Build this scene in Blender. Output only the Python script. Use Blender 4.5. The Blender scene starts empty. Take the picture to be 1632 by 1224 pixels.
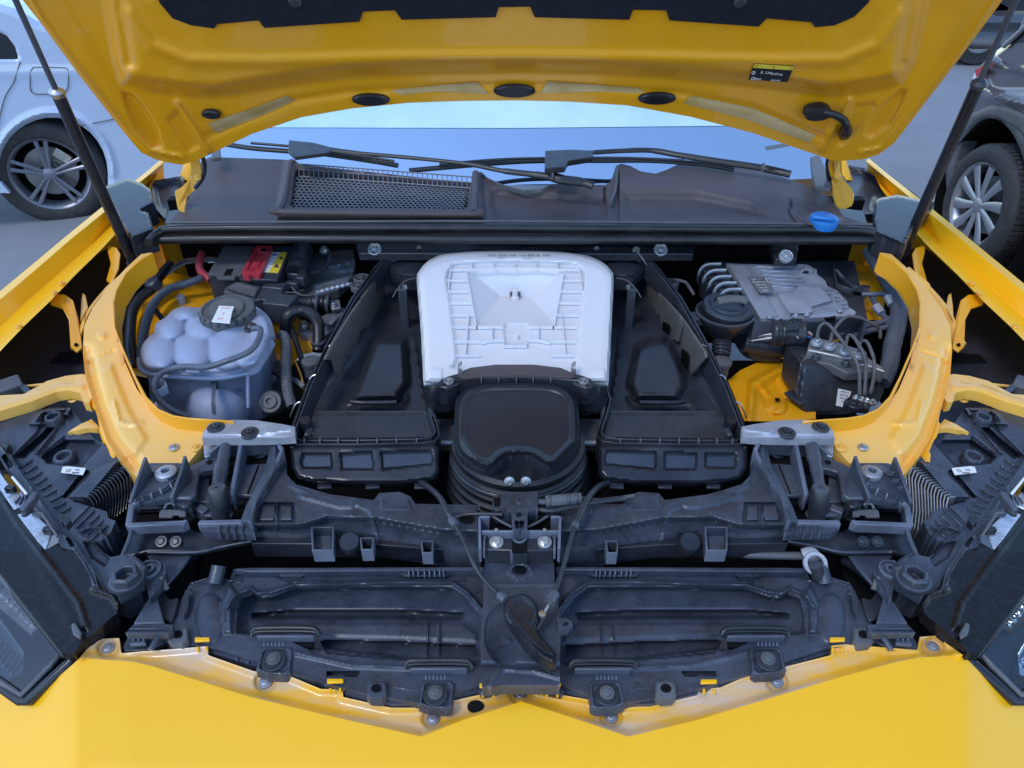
import bpy, bmesh, math, random
import numpy as np
from mathutils import Vector, Matrix
random.seed(7)
R = math.radians
C = bpy.context.scene.collection
# ------------------------------------------------------------------ camera
FPX, CX, CY, PITCH, CAMZ = 1150.0, 816.0, 612.0, R(35), 1.75
cam_d = bpy.data.cameras.new('camera'); cam_d.sensor_width = 36; cam_d.lens = 36*FPX/1632
cam_d.clip_start = 0.05; cam_d.clip_end = 400
cam = bpy.data.objects.new('camera', cam_d); C.objects.link(cam)
cam.location = (0, 0, CAMZ); cam.rotation_euler = (R(90)-PITCH, 0, 0)
bpy.context.scene.camera = cam
# ------------------------------------------------------------------ light
SUN_EL, SUN_ROT = R(56), R(222)          # high, behind the photographer, open shade
w = bpy.data.worlds.new('World'); bpy.context.scene.world = w; w.use_nodes = True
nt = w.node_tree; bg = nt.nodes['Background']
sky = nt.nodes.new('ShaderNodeTexSky'); sky.sky_type = 'NISHITA'; sky.sun_disc = False
sky.sun_elevation = SUN_EL; sky.sun_rotation = SUN_ROT; sky.air_density = 1.3; sky.dust_density = 0.3; sky.ozone_density = 5.5
nt.links.new(sky.outputs[0], bg.inputs[0]); bg.inputs[1].default_value = 0.15
sd = bpy.data.lights.new('sun', 'SUN'); sd.energy = 0.55; sd.angle = R(14); sd.color = (1, .97, .92)
so = bpy.data.objects.new('sun', sd); C.objects.link(so)
to_sun = Vector((math.sin(SUN_ROT)*math.cos(SUN_EL), math.cos(SUN_ROT)*math.cos(SUN_EL), math.sin(SUN_EL)))
so.rotation_euler = to_sun.to_track_quat('Z', 'Y').to_euler()
vs = bpy.context.scene.view_settings
vs.view_transform = 'Standard'; vs.look = 'None'; vs.exposure = 1.13; vs.gamma = 1; vs.use_curve_mapping = False
bpy.context.scene.cycles.max_bounces = 8; bpy.context.scene.cycles.caustics_reflective = False
# ------------------------------------------------------------------ pixel rays of the photograph -> points in the place
SP, CP = math.sin(PITCH), math.cos(PITCH)
def ray(px, py):
    a = (px-CX)/FPX; b = -(py-CY)/FPX
    return Vector((a, CP + b*SP, -SP + b*CP))
def P(px, py, z):
    d = ray(px, py); t = (z-CAMZ)/d.z
    return Vector((d.x*t, d.y*t, z))
def on_plane(p0, n):
    p0 = Vector(p0); n = Vector(n).normalized()
    def f(px, py, h=0.0):
        d = ray(px, py); o = Vector((0, 0, CAMZ)); q = p0 + n*h
        t = (q-o).dot(n)/d.dot(n); return o + d*t
    return f
def ax(py): return 820 + (py-148)*.0113
def mx(pts):                                       # the other side of the car
    out = []
    for p in pts: out.append((2*ax(p[1])-p[0],)+tuple(p[1:]))
    return out[::-1]
# ------------------------------------------------------------------ materials
MATS = {}
def mat(name, base, rough=.5, metal=0., base2=None, nscale=8., lo=.4, hi=.7, bump=0., bscale=120., coat=0., spec=.5, trans=0., alpha=1., rvar=0.1, sss=0., stretch=None, fine=0., edge=None):
    m = bpy.data.materials.new(name); m.use_nodes = True; n = m.node_tree.nodes; l = m.node_tree.links
    b = n['Principled BSDF']
    b.inputs['Base Color'].default_value = (*base, 1); b.inputs['Roughness'].default_value = rough
    b.inputs['Metallic'].default_value = metal; b.inputs['Coat Weight'].default_value = coat; b.inputs['Coat Roughness'].default_value = .06
    b.inputs['Specular IOR Level'].default_value = spec; b.inputs['Transmission Weight'].default_value = trans; b.inputs['Alpha'].default_value = alpha
    if sss: b.inputs['Subsurface Weight'].default_value = sss; b.inputs['Subsurface Radius'].default_value = (.02, .02, .03); b.inputs['Subsurface Scale'].default_value = .6
    tc = n.new('ShaderNodeNewGeometry')
    src = tc.outputs['Position']
    if stretch:
        mp = n.new('ShaderNodeMapping'); mp.inputs['Scale'].default_value = stretch; l.new(src, mp.inputs[0]); src = mp.outputs[0]
    nz = n.new('ShaderNodeTexNoise'); nz.inputs['Scale'].default_value = nscale; nz.inputs['Detail'].default_value = 8; nz.inputs['Roughness'].default_value = .65
    l.new(src, nz.inputs['Vector'])
    fac = nz.outputs['Fac']
    if fine:
        n3 = n.new('ShaderNodeTexNoise'); n3.inputs['Scale'].default_value = fine; n3.inputs['Detail'].default_value = 6; n3.inputs['Roughness'].default_value = .8; n3.inputs['Distortion'].default_value = 1.2; l.new(src, n3.inputs['Vector'])
        mm = n.new('ShaderNodeMix'); mm.inputs[0].default_value = .42; l.new(nz.outputs['Fac'], mm.inputs[2]); l.new(n3.outputs['Fac'], mm.inputs[3]); fac = mm.outputs[0]
    if base2:
        cr = n.new('ShaderNodeValToRGB'); cr.color_ramp.elements[0].position = lo; cr.color_ramp.elements[1].position = hi
        cr.color_ramp.elements[0].color = (*base, 1); cr.color_ramp.elements[1].color = (*base2, 1)
        l.new(fac, cr.inputs[0]); col = cr.outputs[0]
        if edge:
            er = n.new('ShaderNodeMapRange'); er.inputs['From Min'].default_value = .55; er.inputs['From Max'].default_value = .68; er.inputs['To Max'].default_value = .8; l.new(tc.outputs['Pointiness'], er.inputs['Value'])  # paler convex edges, scuffing that also paints in edge highlights
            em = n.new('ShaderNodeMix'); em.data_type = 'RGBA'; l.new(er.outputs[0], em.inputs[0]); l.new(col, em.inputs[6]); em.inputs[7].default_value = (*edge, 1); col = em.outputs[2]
        l.new(col, b.inputs['Base Color'])
    if rvar:
        mr = n.new('ShaderNodeMapRange'); mr.inputs['From Min'].default_value = .3; mr.inputs['From Max'].default_value = .7
        mr.inputs['To Min'].default_value = max(.02, rough-rvar); mr.inputs['To Max'].default_value = min(1, rough+rvar)
        l.new(nz.outputs['Fac'], mr.inputs['Value']); l.new(mr.outputs[0], b.inputs['Roughness'])
    if bump:
        n2 = n.new('ShaderNodeTexNoise'); n2.inputs['Scale'].default_value = bscale; n2.inputs['Detail'].default_value = 5
        l.new(tc.outputs['Position'], n2.inputs['Vector'])
        bp = n.new('ShaderNodeBump'); bp.inputs['Strength'].default_value = bump; bp.inputs['Distance'].default_value = .002
        l.new(n2.outputs['Fac'], bp.inputs['Height']); l.new(bp.outputs[0], b.inputs['Normal'])
    MATS[name] = m; return m
YEL = mat('yellow_paint', (.92, .455, .005), .36, base2=(.92, .468, .007), nscale=2.5, coat=.22, spec=.35, rvar=.04)
YIN = mat('yellow_inner_shaded_paint', (.84, .368, .006), .34, base2=(.80, .362, .010), nscale=6, coat=.5, rvar=.1, bump=.08, bscale=60)  # duller inner yellow, darkened further so base colour carries shade under the bonnet
YDU = mat('dusty_yellow_paint', (.90, .45, .02), .38, fine=70, base2=(.82, .46, .12), nscale=7, lo=.3, hi=.62, coat=.45, rvar=.12, bump=.06, bscale=90)
YFL = mat('flange_paint_with_dust', (.84, .42, .02), .36, base2=(.62, .44, .30), nscale=9, lo=.45, hi=.6, coat=.6, rvar=.1, stretch=(.35, 1.6, 1))
PSTRIP = mat('pale_strip_tone', (.46, .30, .10), .4, base2=(.58, .42, .22), nscale=14, coat=.3)
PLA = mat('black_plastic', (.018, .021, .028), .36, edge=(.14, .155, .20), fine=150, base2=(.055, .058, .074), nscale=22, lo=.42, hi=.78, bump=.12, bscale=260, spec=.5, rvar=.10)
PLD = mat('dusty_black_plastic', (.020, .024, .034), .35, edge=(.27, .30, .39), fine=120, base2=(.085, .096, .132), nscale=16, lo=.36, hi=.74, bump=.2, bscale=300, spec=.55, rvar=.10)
PLG = mat('satin_black_plastic', (.013, .014, .019), .27, base2=(.032, .035, .048), nscale=9, spec=.45, rvar=.07, bump=.05, bscale=60)
COW = mat('charcoal_cowl_plastic', (.066, .047, .046), .5, fine=90, base2=(.10, .080, .084), nscale=9, lo=.35, hi=.75, bump=.15, bscale=400, spec=.45, rvar=.08)
RUB = mat('black_rubber', (.009, .010, .013), .38, base2=(.022, .023, .028), nscale=20, bump=.08, rvar=.1)
ELB = mat('smooth_intake_rubber', (.017, .019, .026), .36, base2=(.022, .024, .032), nscale=3, bump=.05, bscale=300, spec=.45, rvar=.05)
MSH = mat('grille_plastic', (.11, .105, .12), .45, base2=(.15, .145, .16), nscale=20)
PAD = mat('navy_insulation_felt', (.012, .014, .02), .9, base2=(.02, .022, .03), nscale=60, bump=.3, bscale=500, spec=.2)
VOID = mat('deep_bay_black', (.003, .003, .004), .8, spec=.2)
GREY = mat('grey_plastic', (.085, .088, .095), .5, base2=(.13, .13, .14), nscale=15, bump=.1, spec=.4)
WHT = mat('white_frosted_plastic', (.66, .66, .69), .32, base2=(.71, .71, .74), nscale=5, coat=.25, rvar=.08, sss=.04)
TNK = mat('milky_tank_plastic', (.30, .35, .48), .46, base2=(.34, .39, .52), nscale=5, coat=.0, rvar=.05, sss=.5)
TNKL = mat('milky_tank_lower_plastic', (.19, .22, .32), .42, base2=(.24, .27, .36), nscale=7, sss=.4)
HOS = mat('grey_blue_hose', (.07, .085, .12), .42, base2=(.11, .13, .17), nscale=20)
ALU = mat('cast_aluminium', (.36, .38, .44), .42, .5, base2=(.46, .48, .54), nscale=20, bump=.25, bscale=350)
ALD = mat('dull_aluminium', (.30, .30, .32), .45, .7, base2=(.4, .4, .42), nscale=20, bump=.2, bscale=300)
STL = mat('zinc_steel', (.58, .57, .55), .3, .9, base2=(.45, .44, .43), nscale=60)
BLUE = mat('blue_cap_plastic', (.012, .17, .55), .35, base2=(.03, .22, .6), nscale=40)
RED = mat('red_plastic', (.42, .03, .05), .4, base2=(.5, .06, .08), nscale=25)
REDW = mat('red_cable', (.4, .05, .07), .4)
LABW = mat('white_label', (.72, .73, .74), .5)
LABY = mat('yellow_label', (.78, .58, .05), .5)
LABB = mat('black_label', (.012, .012, .016), .4)
INKW = mat('white_print', (.75, .75, .76), .6)
INKB = mat('dark_print', (.05, .05, .06), .6)
INKBL = mat('blue_print', (.03, .1, .5), .6)
INKR = mat('red_print', (.55, .08, .06), .6)
FOAM = mat('grey_foam', (.085, .08, .075), .8, base2=(.12, .115, .105), nscale=40, bump=.3, bscale=500)
LENS = mat('clear_lens', (.8, .85, .9), .03, rvar=0)
SMK = mat('smoked_lens_top', (.010, .009, .010), .24, base2=(.024, .022, .023), nscale=120, lo=.5, hi=.75, coat=.0, spec=.35, rvar=.06)
CHR = mat('reflector_chrome', (.7, .72, .75), .12, 1., rvar=.05)
DRK = mat('dark_lamp_interior', (.03, .055, .08), .3)
GLS = mat('windscreen_glass', (.015, .02, .03), .03, rvar=.0, spec=1.)
TYR = mat('tyre_rubber', (.022, .022, .024), .75, base2=(.05, .05, .052), nscale=30, bump=.3, bscale=200)
BODYL = mat('silver_blue_paint', (.46, .55, .72), .22, base2=(.48, .57, .74), nscale=2, coat=1., rvar=.03)
BODYR = mat('mauve_grey_paint', (.13, .115, .13), .2, .3, base2=(.15, .13, .145), nscale=2, coat=1., rvar=.03)
BODYD = mat('dark_car_paint', (.03, .035, .045), .2, base2=(.04, .045, .055), nscale=2, coat=1., rvar=.03)
DGL = mat('dark_glass', (.008, .01, .014), .05, spec=1., rvar=0)
RIML = mat('dark_silver_alloy', (.20, .21, .26), .3, .5)
RIMS = mat('alloy_silver', (.36, .37, .40), .32, .7)
RIMD = mat('alloy_black', (.02, .02, .022), .3)
TAIL = mat('red_tail_lens', (.5, .015, .02), .1, coat=1.)
GRD = mat('concrete_ground', (.24, .245, .265), .8, fine=45, base2=(.17, .175, .19), nscale=1.2, lo=.3, hi=.75, bump=.4, bscale=60)
ROT = mat('brake_steel', (.25, .25, .26), .35, .9)
def glassify(m, ior=1.45, film=.0):
    n = m.node_tree.nodes; l = m.node_tree.links; out = n['Material Output']
    g = n.new('ShaderNodeBsdfGlossy'); g.inputs['Roughness'].default_value = .02
    t = n.new('ShaderNodeBsdfTransparent'); t.inputs[0].default_value = (.86, .9, .93, 1)
    f = n.new('ShaderNodeFresnel'); f.inputs[0].default_value = ior
    mth = n.new('ShaderNodeMath'); mth.operation = 'ADD'; mth.use_clamp = True; mth.inputs[1].default_value = film
    mix = n.new('ShaderNodeMixShader'); l.new(f.outputs[0], mth.inputs[0]); l.new(mth.outputs[0], mix.inputs[0]); l.new(t.outputs[0], mix.inputs[1]); l.new(g.outputs[0], mix.inputs[2])
    l.new(mix.outputs[0], out.inputs[0])
glassify(LENS, 1.45, .07)
# ------------------------------------------------------------------ object helpers
WL = {}
def wloc(p): return WL.get(p.name, Vector((0, 0, 0))) if p else Vector((0, 0, 0))
def link(name, data, parent, wl, label=None, rot=None, scale=None):
    o = bpy.data.objects.new(name, data); C.objects.link(o)
    if parent: o.parent = parent
    o.location = Vector(wl) - wloc(parent); WL[o.name] = Vector(wl)
    if rot is not None: o.rotation_euler = rot
    if scale is not None: o.scale = scale
    if label: o['label'] = label
    return o
def fin(bm, name, m, parent, bevel=0., seg=2, ang=35, label=None, sub=0, solid=0., smooth=True, mats=None):
    bmesh.ops.remove_doubles(bm, verts=bm.verts, dist=1e-6)
    bmesh.ops.recalc_face_normals(bm, faces=bm.faces)
    if not bm.verts: return None
    c = Vector((0, 0, 0))
    for v in bm.verts: c += v.co
    c /= len(bm.verts)
    for v in bm.verts: v.co -= c
    me = bpy.data.meshes.new(name); bm.to_mesh(me); bm.free()
    for x in (mats or [m]): me.materials.append(x)
    if smooth:
        for p in me.polygons: p.use_smooth = True
        if ang < 180: me.set_sharp_from_angle(angle=R(ang))
    o = link(name, me, parent, c, label)
    if solid: s = o.modifiers.new('s', 'SOLIDIFY'); s.thickness = solid; s.offset = -1
    if bevel:
        b = o.modifiers.new('b', 'BEVEL'); b.width = bevel; b.segments = seg; b.limit_method = 'ANGLE'; b.angle_limit = R(30); b.harden_normals = False
    if sub: s = o.modifiers.new('u', 'SUBSURF'); s.levels = sub; s.render_levels = sub
    return o
def W3(pts, z=None, mp=None):
    out = []
    for p in pts:
        if mp: out.append(mp(p[0], p[1], p[2] if len(p) > 2 else (z or 0)))
        else: out.append(P(p[0], p[1], p[2] if len(p) > 2 else z))
    return out
def plate_bm(bm, top, d):
    a = [bm.verts.new(v) for v in top]; b = [bm.verts.new(v+d) for v in top]
    n = len(a); bm.faces.new(a); bm.faces.new(b[::-1])
    for i in range(n): bm.faces.new((a[i], b[i], b[(i+1) % n], a[(i+1) % n]))
def plate(name, pts, z, m, parent, t=.006, bevel=.0012, mp=None, d=None, **k):
    bm = bmesh.new(); top = W3(pts, z, mp)
    plate_bm(bm, top, Vector(d)*t if d else Vector((0, 0, -t))); return fin(bm, name, m, parent, bevel=bevel, **k)
def wall_bm(bm, pts, h, t, closed=False, up=Vector((0, 0, 1))):
    n = len(pts); L = []; 
    for i in range(n):
        a = pts[i-1] if (i or closed) else pts[i]; b = pts[(i+1) % n] if (i < n-1 or closed) else pts[i]
        d = (b-a); s = d.cross(up)
        s = s.normalized() if s.length > 1e-9 else Vector((1, 0, 0)); L.append(s*t/2)
    r = [[bm.verts.new(p+s), bm.verts.new(p-s), bm.verts.new(p-s-up*h), bm.verts.new(p+s-up*h)] for p, s in zip(pts, L)]
    for i in range(n if closed else n-1):
        a, b = r[i], r[(i+1) % n]
        for k in range(4): bm.faces.new((a[k], a[(k+1) % 4], b[(k+1) % 4], b[k]))
    if not closed: bm.faces.new(r[0]); bm.faces.new(r[-1][::-1])
def walls(name, lines, z, m, parent, h=.02, t=.003, bevel=.0006, mp=None, closed=False, up=(0, 0, 1), **k):
    bm = bmesh.new()
    for pts in lines: wall_bm(bm, W3(pts, z, mp), h, t, closed, Vector(up))
    return fin(bm, name, m, parent, bevel=bevel, seg=1, **k)
def spline(pts, n=8, closed=False):
    if len(pts) < 3: return list(pts)
    out = []; N = len(pts)
    for i in range(N if closed else N-1):
        p0 = pts[i-1] if (i or closed) else pts[0]; p1 = pts[i]; p2 = pts[(i+1) % N]; p3 = pts[(i+2) % N] if (i+2 < N or closed) else pts[-1]
        for j in range(n):
            t = j/n
            out.append(.5*((2*p1)+(p2-p0)*t+(2*p0-5*p1+4*p2-p3)*t*t+(3*p1-p0-3*p2+p3)*t**3))
    if not closed: out.append(pts[-1])
    return out
def tube_bm(bm, pts, r, sides=12, ridge=0, rp=.006, flat=1., n=8, closed=False, sm=True):
    c = spline(pts, n, closed) if sm else list(pts)
    if ridge:                                    # resample evenly for the corrugation
        s = [0]
        for a, b in zip(c, c[1:]): s.append(s[-1]+(b-a).length)
        m = max(8, int(s[-1]/rp*4)); d = []; j = 0
        for i in range(m+1):
            q = s[-1]*i/m
            while j < len(s)-2 and s[j+1] < q: j += 1
            f = (q-s[j])/max(1e-9, s[j+1]-s[j]); d.append(c[j].lerp(c[j+1], min(1, f)))
        c = d
    T = [(c[min(i+1, len(c)-1)]-c[max(i-1, 0)]).normalized() for i in range(len(c))]
    nrm = T[0].orthogonal().normalized(); rings = []
    for i, p in enumerate(c):
        nrm = (nrm - T[i]*nrm.dot(T[i])).normalized(); bi = T[i].cross(nrm)
        rr = r[min(i*len(r)//len(c), len(r)-1)] if isinstance(r, (list, tuple)) else r
        if ridge: rr = rr*(1+ridge*(1 if i % 4 in (0, 1) else -1))
        rings.append([bm.verts.new(p+(nrm*math.cos(2*math.pi*k/sides)+bi*flat*math.sin(2*math.pi*k/sides))*rr) for k in range(sides)])
    for a, b in zip(rings, rings[1:]+([rings[0]] if closed else [])):
        for k in range(sides): bm.faces.new((a[k], a[(k+1) % sides], b[(k+1) % sides], b[k]))
    if not closed: bm.faces.new(rings[0][::-1]); bm.faces.new(rings[-1])
def tube(name, pts, r, m, parent, z=None, label=None, ang=50, mp=None, **k):
    bm = bmesh.new(); tube_bm(bm, W3(pts, z, mp) if not isinstance(pts[0], Vector) else pts, r, **k)
    return fin(bm, name, m, parent, label=label, ang=ang)
def lathe_bm(bm, c, axis, prof, n=32, squash=None, ph=0., ring=False):
    q = Vector(axis).normalized().to_track_quat('Z', 'Y').to_matrix(); rings = []
    for r, h in prof:
        if r < 1e-6: rings.append([bm.verts.new(c+q@Vector((0, 0, h)))])
        else: rings.append([bm.verts.new(c+q@Vector((r*math.cos(ph+2*math.pi*k/n), r*(squash or 1)*math.sin(ph+2*math.pi*k/n), h))) for k in range(n)])
    for a, b in zip(rings, rings[1:]+([rings[0]] if ring == 'ring' else [])):
        for k in range(n):
            f = [a[k % len(a)], a[(k+1) % len(a)], b[(k+1) % len(b)], b[k % len(b)]]
            u = []
            for v in f:
                if v not in u: u.append(v)
            if len(u) > 2: bm.faces.new(u)
    if ring: return
    if len(rings[0]) > 1: bm.faces.new(rings[0][::-1])
    if len(rings[-1]) > 1: bm.faces.new(rings[-1])
def lathe(name, c, axis, prof, m, parent, n=32, bevel=0., **k):
    bm = bmesh.new(); sq = k.pop('squash', None); ph = k.pop('ph', 0.); rg = k.pop('ring', {'tyre': 'ring', 'arch_liner': 'open', 'clip_ring': 'ring', 'slot_arch': 'ring', 'round_symbol': 'ring', 'mount_eye': 'ring', 'recycle_mark': 'ring', 'round_stamp': 'ring', 'boot_ring': 'ring', 'carrier_eye': 'ring'}.get(name, False)); rg = 'ring' if name == 'rim' and n == 64 else rg; lathe_bm(bm, Vector(c), axis, prof, n, sq, ph, rg); return fin(bm, name, m, parent, bevel=bevel, **k)
def box_bm(bm, c, s, M=None):
    M = M or Matrix.Identity(3); v = []
    for dx in (-.5, .5):
        for dy in (-.5, .5):
            for dz in (-.5, .5): v.append(bm.verts.new(Vector(c)+M@Vector((dx*s[0], dy*s[1], dz*s[2]))))
    for f in ((0, 1, 3, 2), (4, 6, 7, 5), (0, 4, 5, 1), (2, 3, 7, 6), (0, 2, 6, 4), (1, 5, 7, 3)): bm.faces.new([v[i] for i in f])
def box(name, c, s, m, parent, M=None, bevel=.0015, **k):
    bm = bmesh.new(); box_bm(bm, c, s, M); return fin(bm, name, m, parent, bevel=bevel, **k)
# ---- relief: a moulded sheet, outline and depth both given; heights are real
def sdf(px, py, poly, closed=True):
    q = np.array([(p[0], p[1]) for p in poly], float); x, y = px.ravel(), py.ravel()
    best = np.full(x.shape, 1e18); bx = np.zeros_like(x); by = np.zeros_like(x); ins = np.zeros(x.shape, bool)
    for i in range(len(q) if closed else len(q)-1):
        a, b = q[i], q[(i+1) % len(q)]; d = b-a; L = d@d
        t = np.clip(((x-a[0])*d[0]+(y-a[1])*d[1])/max(L, 1e-9), 0, 1); cx = a[0]+t*d[0]; cy = a[1]+t*d[1]
        dd = (x-cx)**2+(y-cy)**2; k = dd < best; best[k] = dd[k]; bx[k] = cx[k]; by[k] = cy[k]
        if closed:
            c = (a[1] > y) != (b[1] > y)
            with np.errstate(all='ignore'): xi = (b[0]-a[0])*(y-a[1])/(b[1]-a[1]+1e-12)+a[0]
            ins ^= c & (x < xi)
    s = np.sqrt(best); s[ins] *= -1
    return s.reshape(px.shape), bx.reshape(px.shape), by.reshape(px.shape)
def sstep(t): t = np.clip(t, 0, 1); return t*t*(3-2*t)
def height(px, py, z0, feats):
    z = z0(px, py) if callable(z0) else np.full(px.shape, float(z0))
    for f in feats:
        if callable(f): z = f(px, py, z); continue
        kind, poly, dz, wd = f[:4]
        if kind == 'in': z = z + dz*sstep(-sdf(px, py, poly)[0]/wd)
        elif kind == 'line': z = z + dz*np.exp(-(sdf(px, py, poly, False)[0]/wd)**2)
        elif kind == 'flatline': z = z + dz*(1-sstep((np.abs(sdf(px, py, poly, False)[0])-wd)/1.5))
        elif kind == 'dome': z = z + dz*np.sqrt(np.clip(1-((px-poly[0])/wd)**2-((py-poly[1])/(f[4] if len(f) > 4 else wd))**2, 0, 1))
    return z
def relief(name, outline, z0, m, parent, feats=(), step=3., skirt=.015, mp=None, holes=(), ang=40, mdir=(0, 0, -1), **k):
    q = np.array([(p[0], p[1]) for p in outline], float); x0, y0 = q.min(0)-step; x1, y1 = q.max(0)+step
    xs = np.arange(x0, x1+step, step); ys = np.arange(y0, y1+step, step); X, Y = np.meshgrid(xs, ys)
    s, bx, by = sdf(X, Y, outline); inside = s < 0
    for h in holes:
        hs, hx, hy = sdf(X, Y, h); sel = hs < 0; inside &= ~sel
        near = sel & (hs > -step*1.6); bx[near] = hx[near]; by[near] = hy[near]
    keep = set(); nf = []
    for j in range(len(ys)-1):
        for i in range(len(xs)-1):
            if inside[j, i] + inside[j, i+1] + inside[j+1, i] + inside[j+1, i+1] > 0: nf.append((j, i))
    X2 = np.where(inside, X, bx); Y2 = np.where(inside, Y, by)
    Z = height(X2, Y2, z0, feats); bm = bmesh.new(); V = {}
    def gv(j, i):
        if (j, i) not in V:
            px, py, z = float(X2[j, i]), float(Y2[j, i]), float(Z[j, i])
            V[j, i] = bm.verts.new(mp(px, py, z) if mp else P(px, py, z))
        return V[j, i]
    for j, i in nf:
        try: bm.faces.new((gv(j, i), gv(j, i+1), gv(j+1, i+1), gv(j+1, i)))
        except ValueError: pass
    bmesh.ops.remove_doubles(bm, verts=bm.verts, dist=2e-5)
    bmesh.ops.dissolve_degenerate(bm, edges=bm.edges, dist=1e-5)
    if skirt:
        be = [e for e in bm.edges if e.is_boundary]
        r = bmesh.ops.extrude_edge_only(bm, edges=be)
        for v in [g for g in r['geom'] if isinstance(g, bmesh.types.BMVert)]: v.co += Vector(mdir)*skirt
    return fin(bm, name, m, parent, ang=ang, **k)
def lin(*p):                                     # plane through three (px, py, z)
    A = np.array([(a, b, 1) for a, b, _ in p], float); k = np.linalg.solve(A, np.array([c for *_, c in p]))
    return lambda x, y: k[0]*x+k[1]*y+k[2]
def sm(pts, n=4): return [(v.x, v.y) for v in spline([Vector((p[0], p[1], 0)) for p in pts], n, True)]
def ell(cx, cy, rx, ry, n=20, a0=0, a1=360): return [(cx+rx*math.cos(R(a0+(a1-a0)*i/(n if a1-a0 == 360 else n-1))), cy+ry*math.sin(R(a0+(a1-a0)*i/(n if a1-a0 == 360 else n-1)))) for i in range(n)]
def rrect(x0, y0, x1, y1, r=6, n=4):
    o = []
    for cx, cy, a in ((x1-r, y1-r, 0), (x0+r, y1-r, 90), (x0+r, y0+r, 180), (x1-r, y0+r, 270)):
        for i in range(n+1): o.append((cx+r*math.cos(R(a+90*i/n)), cy+r*math.sin(R(a+90*i/n))))
    return o
# ---- shared small hardware
def mk(name, f, mats, ang=35, bevel=0):
    bm = bmesh.new(); f(bm); bmesh.ops.recalc_face_normals(bm, faces=bm.faces); me = bpy.data.meshes.new(name); bm.to_mesh(me); bm.free()
    for m in mats: me.materials.append(m)
    for p in me.polygons: p.use_smooth = True
    me.set_sharp_from_angle(angle=R(ang)); return me
O = Vector((0, 0, 0)); Z = Vector((0, 0, 1))
def f_hex(bm):
    lathe_bm(bm, O, Z, [(1, -.5), (1, 0), (.92, .12), (.62, .14)], 24); lathe_bm(bm, Vector((0, 0, .1)), Z, [(.6, 0), (.6, .5), (.5, .6), (.3, .6), (.26, .5), (0, .5)], 6)
def f_torx(bm):
    lathe_bm(bm, O, Z, [(1, -.4), (1, 0), (.93, .1), (.66, .12), (.6, .3), (.48, .36), (.3, .36)], 24)
    n = 12; a = [bm.verts.new((( .3 if i % 2 else .2)*math.cos(i*math.pi/6), (.3 if i % 2 else .2)*math.sin(i*math.pi/6), .362)) for i in range(n)]
    b = [bm.verts.new((v.co.x, v.co.y, .1)) for v in a]; bm.faces.new(b)
    for i in range(n): bm.faces.new((a[i], a[(i+1) % n], b[(i+1) % n], b[i]))
def f_wash(bm): lathe_bm(bm, O, Z, [(1, -.3), (1, 0), (.94, .08), (.7, .08), (.66, .2), (.55, .2), (.5, .08), (.42, .08), (.4, .32), (.3, .36), (.12, .36), (.1, .1), (0, .1)], 28)
def f_hole(bm): lathe_bm(bm, O, Z, [(1, -.2), (1, .02), (.9, .08), (.6, .08), (.5, -.1), (0, -.1)], 20)
def f_spoked(bm):
    lathe_bm(bm, O, Z, [(1, -.5), (1, .1), (.92, .16), (.82, .1), (.8, -.1), (0, -.1)], 24)
    lathe_bm(bm, O, Z, [(.3, -.1), (.3, .2), (.2, .26), (0, .26)], 16)
    for i in range(5):
        a = i*2*math.pi/5; M = Matrix.Rotation(a, 3, 'Z'); box_bm(bm, M@Vector((.55, 0, .02)), (.6, .16, .2), M)
HW = {}
def hw(kind, name, c, r, m, parent, axis=(0, 0, 1), label=None, spin=None):
    key = (kind, m.name)
    if key not in HW: HW[key] = mk(name, {'hex': f_hex, 'torx': f_torx, 'wash': f_wash, 'hole': f_hole, 'spoked': f_spoked}[kind], [m])
    q = Vector(axis).normalized().to_track_quat('Z', 'Y').to_matrix() @ Matrix.Rotation(random.uniform(0, 1) if spin is None else spin, 3, 'Z')
    return link(name, HW[key], parent, c, label, rot=q.to_euler(), scale=(r, r, r))
def text(name, s, px, py, size, m, parent, z=None, mp=None, dx=(10, 0), dy=None, ext=.0001, label=None, align='CENTER', sx=1):
    cu = bpy.data.curves.new(name, 'FONT'); cu.body = s; cu.size = size; cu.extrude = ext; cu.align_x = align; cu.align_y = 'CENTER'; cu.materials.append(m); cu.resolution_u = 2
    F = (lambda a, b: mp(a, b, z or 0)) if mp else (lambda a, b: P(a, b, z))
    o_ = F(px, py); X = (F(px+dx[0], py+dx[1])-o_).normalized(); dyv = dy or (-dx[1], dx[0])
    U = (F(px-dyv[0], py-dyv[1])-o_); U = (U-X*U.dot(X)).normalized(); N = X.cross(U)
    t_ = bpy.data.objects.new('t', cu); C.objects.link(t_); bpy.context.view_layer.update(); me = bpy.data.meshes.new_from_object(t_); bpy.data.objects.remove(t_)
    o = link(name, me, parent, o_+N*.0004, label); M = Matrix((X, U, N)).transposed(); o.rotation_euler = M.to_euler(); o.scale = (sx, 1, 1); return o
def thing(name, label, cat, loc, group=None):
    o = bpy.data.objects.new(name, None); C.objects.link(o); o.location = loc; WL[o.name] = Vector(loc); o['label'] = label; o['category'] = cat
    if group: o['group'] = group
    return o
def part_empty(name, parent, loc, label=None): return link(name, None, parent, loc, label)

def film(m):
    n = m.node_tree.nodes; l = m.node_tree.links; b = n['Principled BSDF']; out = n['Material Output']
    g = n.new('ShaderNodeBsdfGlossy'); g.inputs['Roughness'].default_value = .03; g.inputs['Color'].default_value = (.80, .88, .98, 1)
    mix = n.new('ShaderNodeMixShader'); mix.inputs[0].default_value = .8; l.new(b.outputs[0], mix.inputs[1]); l.new(g.outputs[0], mix.inputs[2]); l.new(mix.outputs[0], out.inputs[0])
film(GLS)
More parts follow.
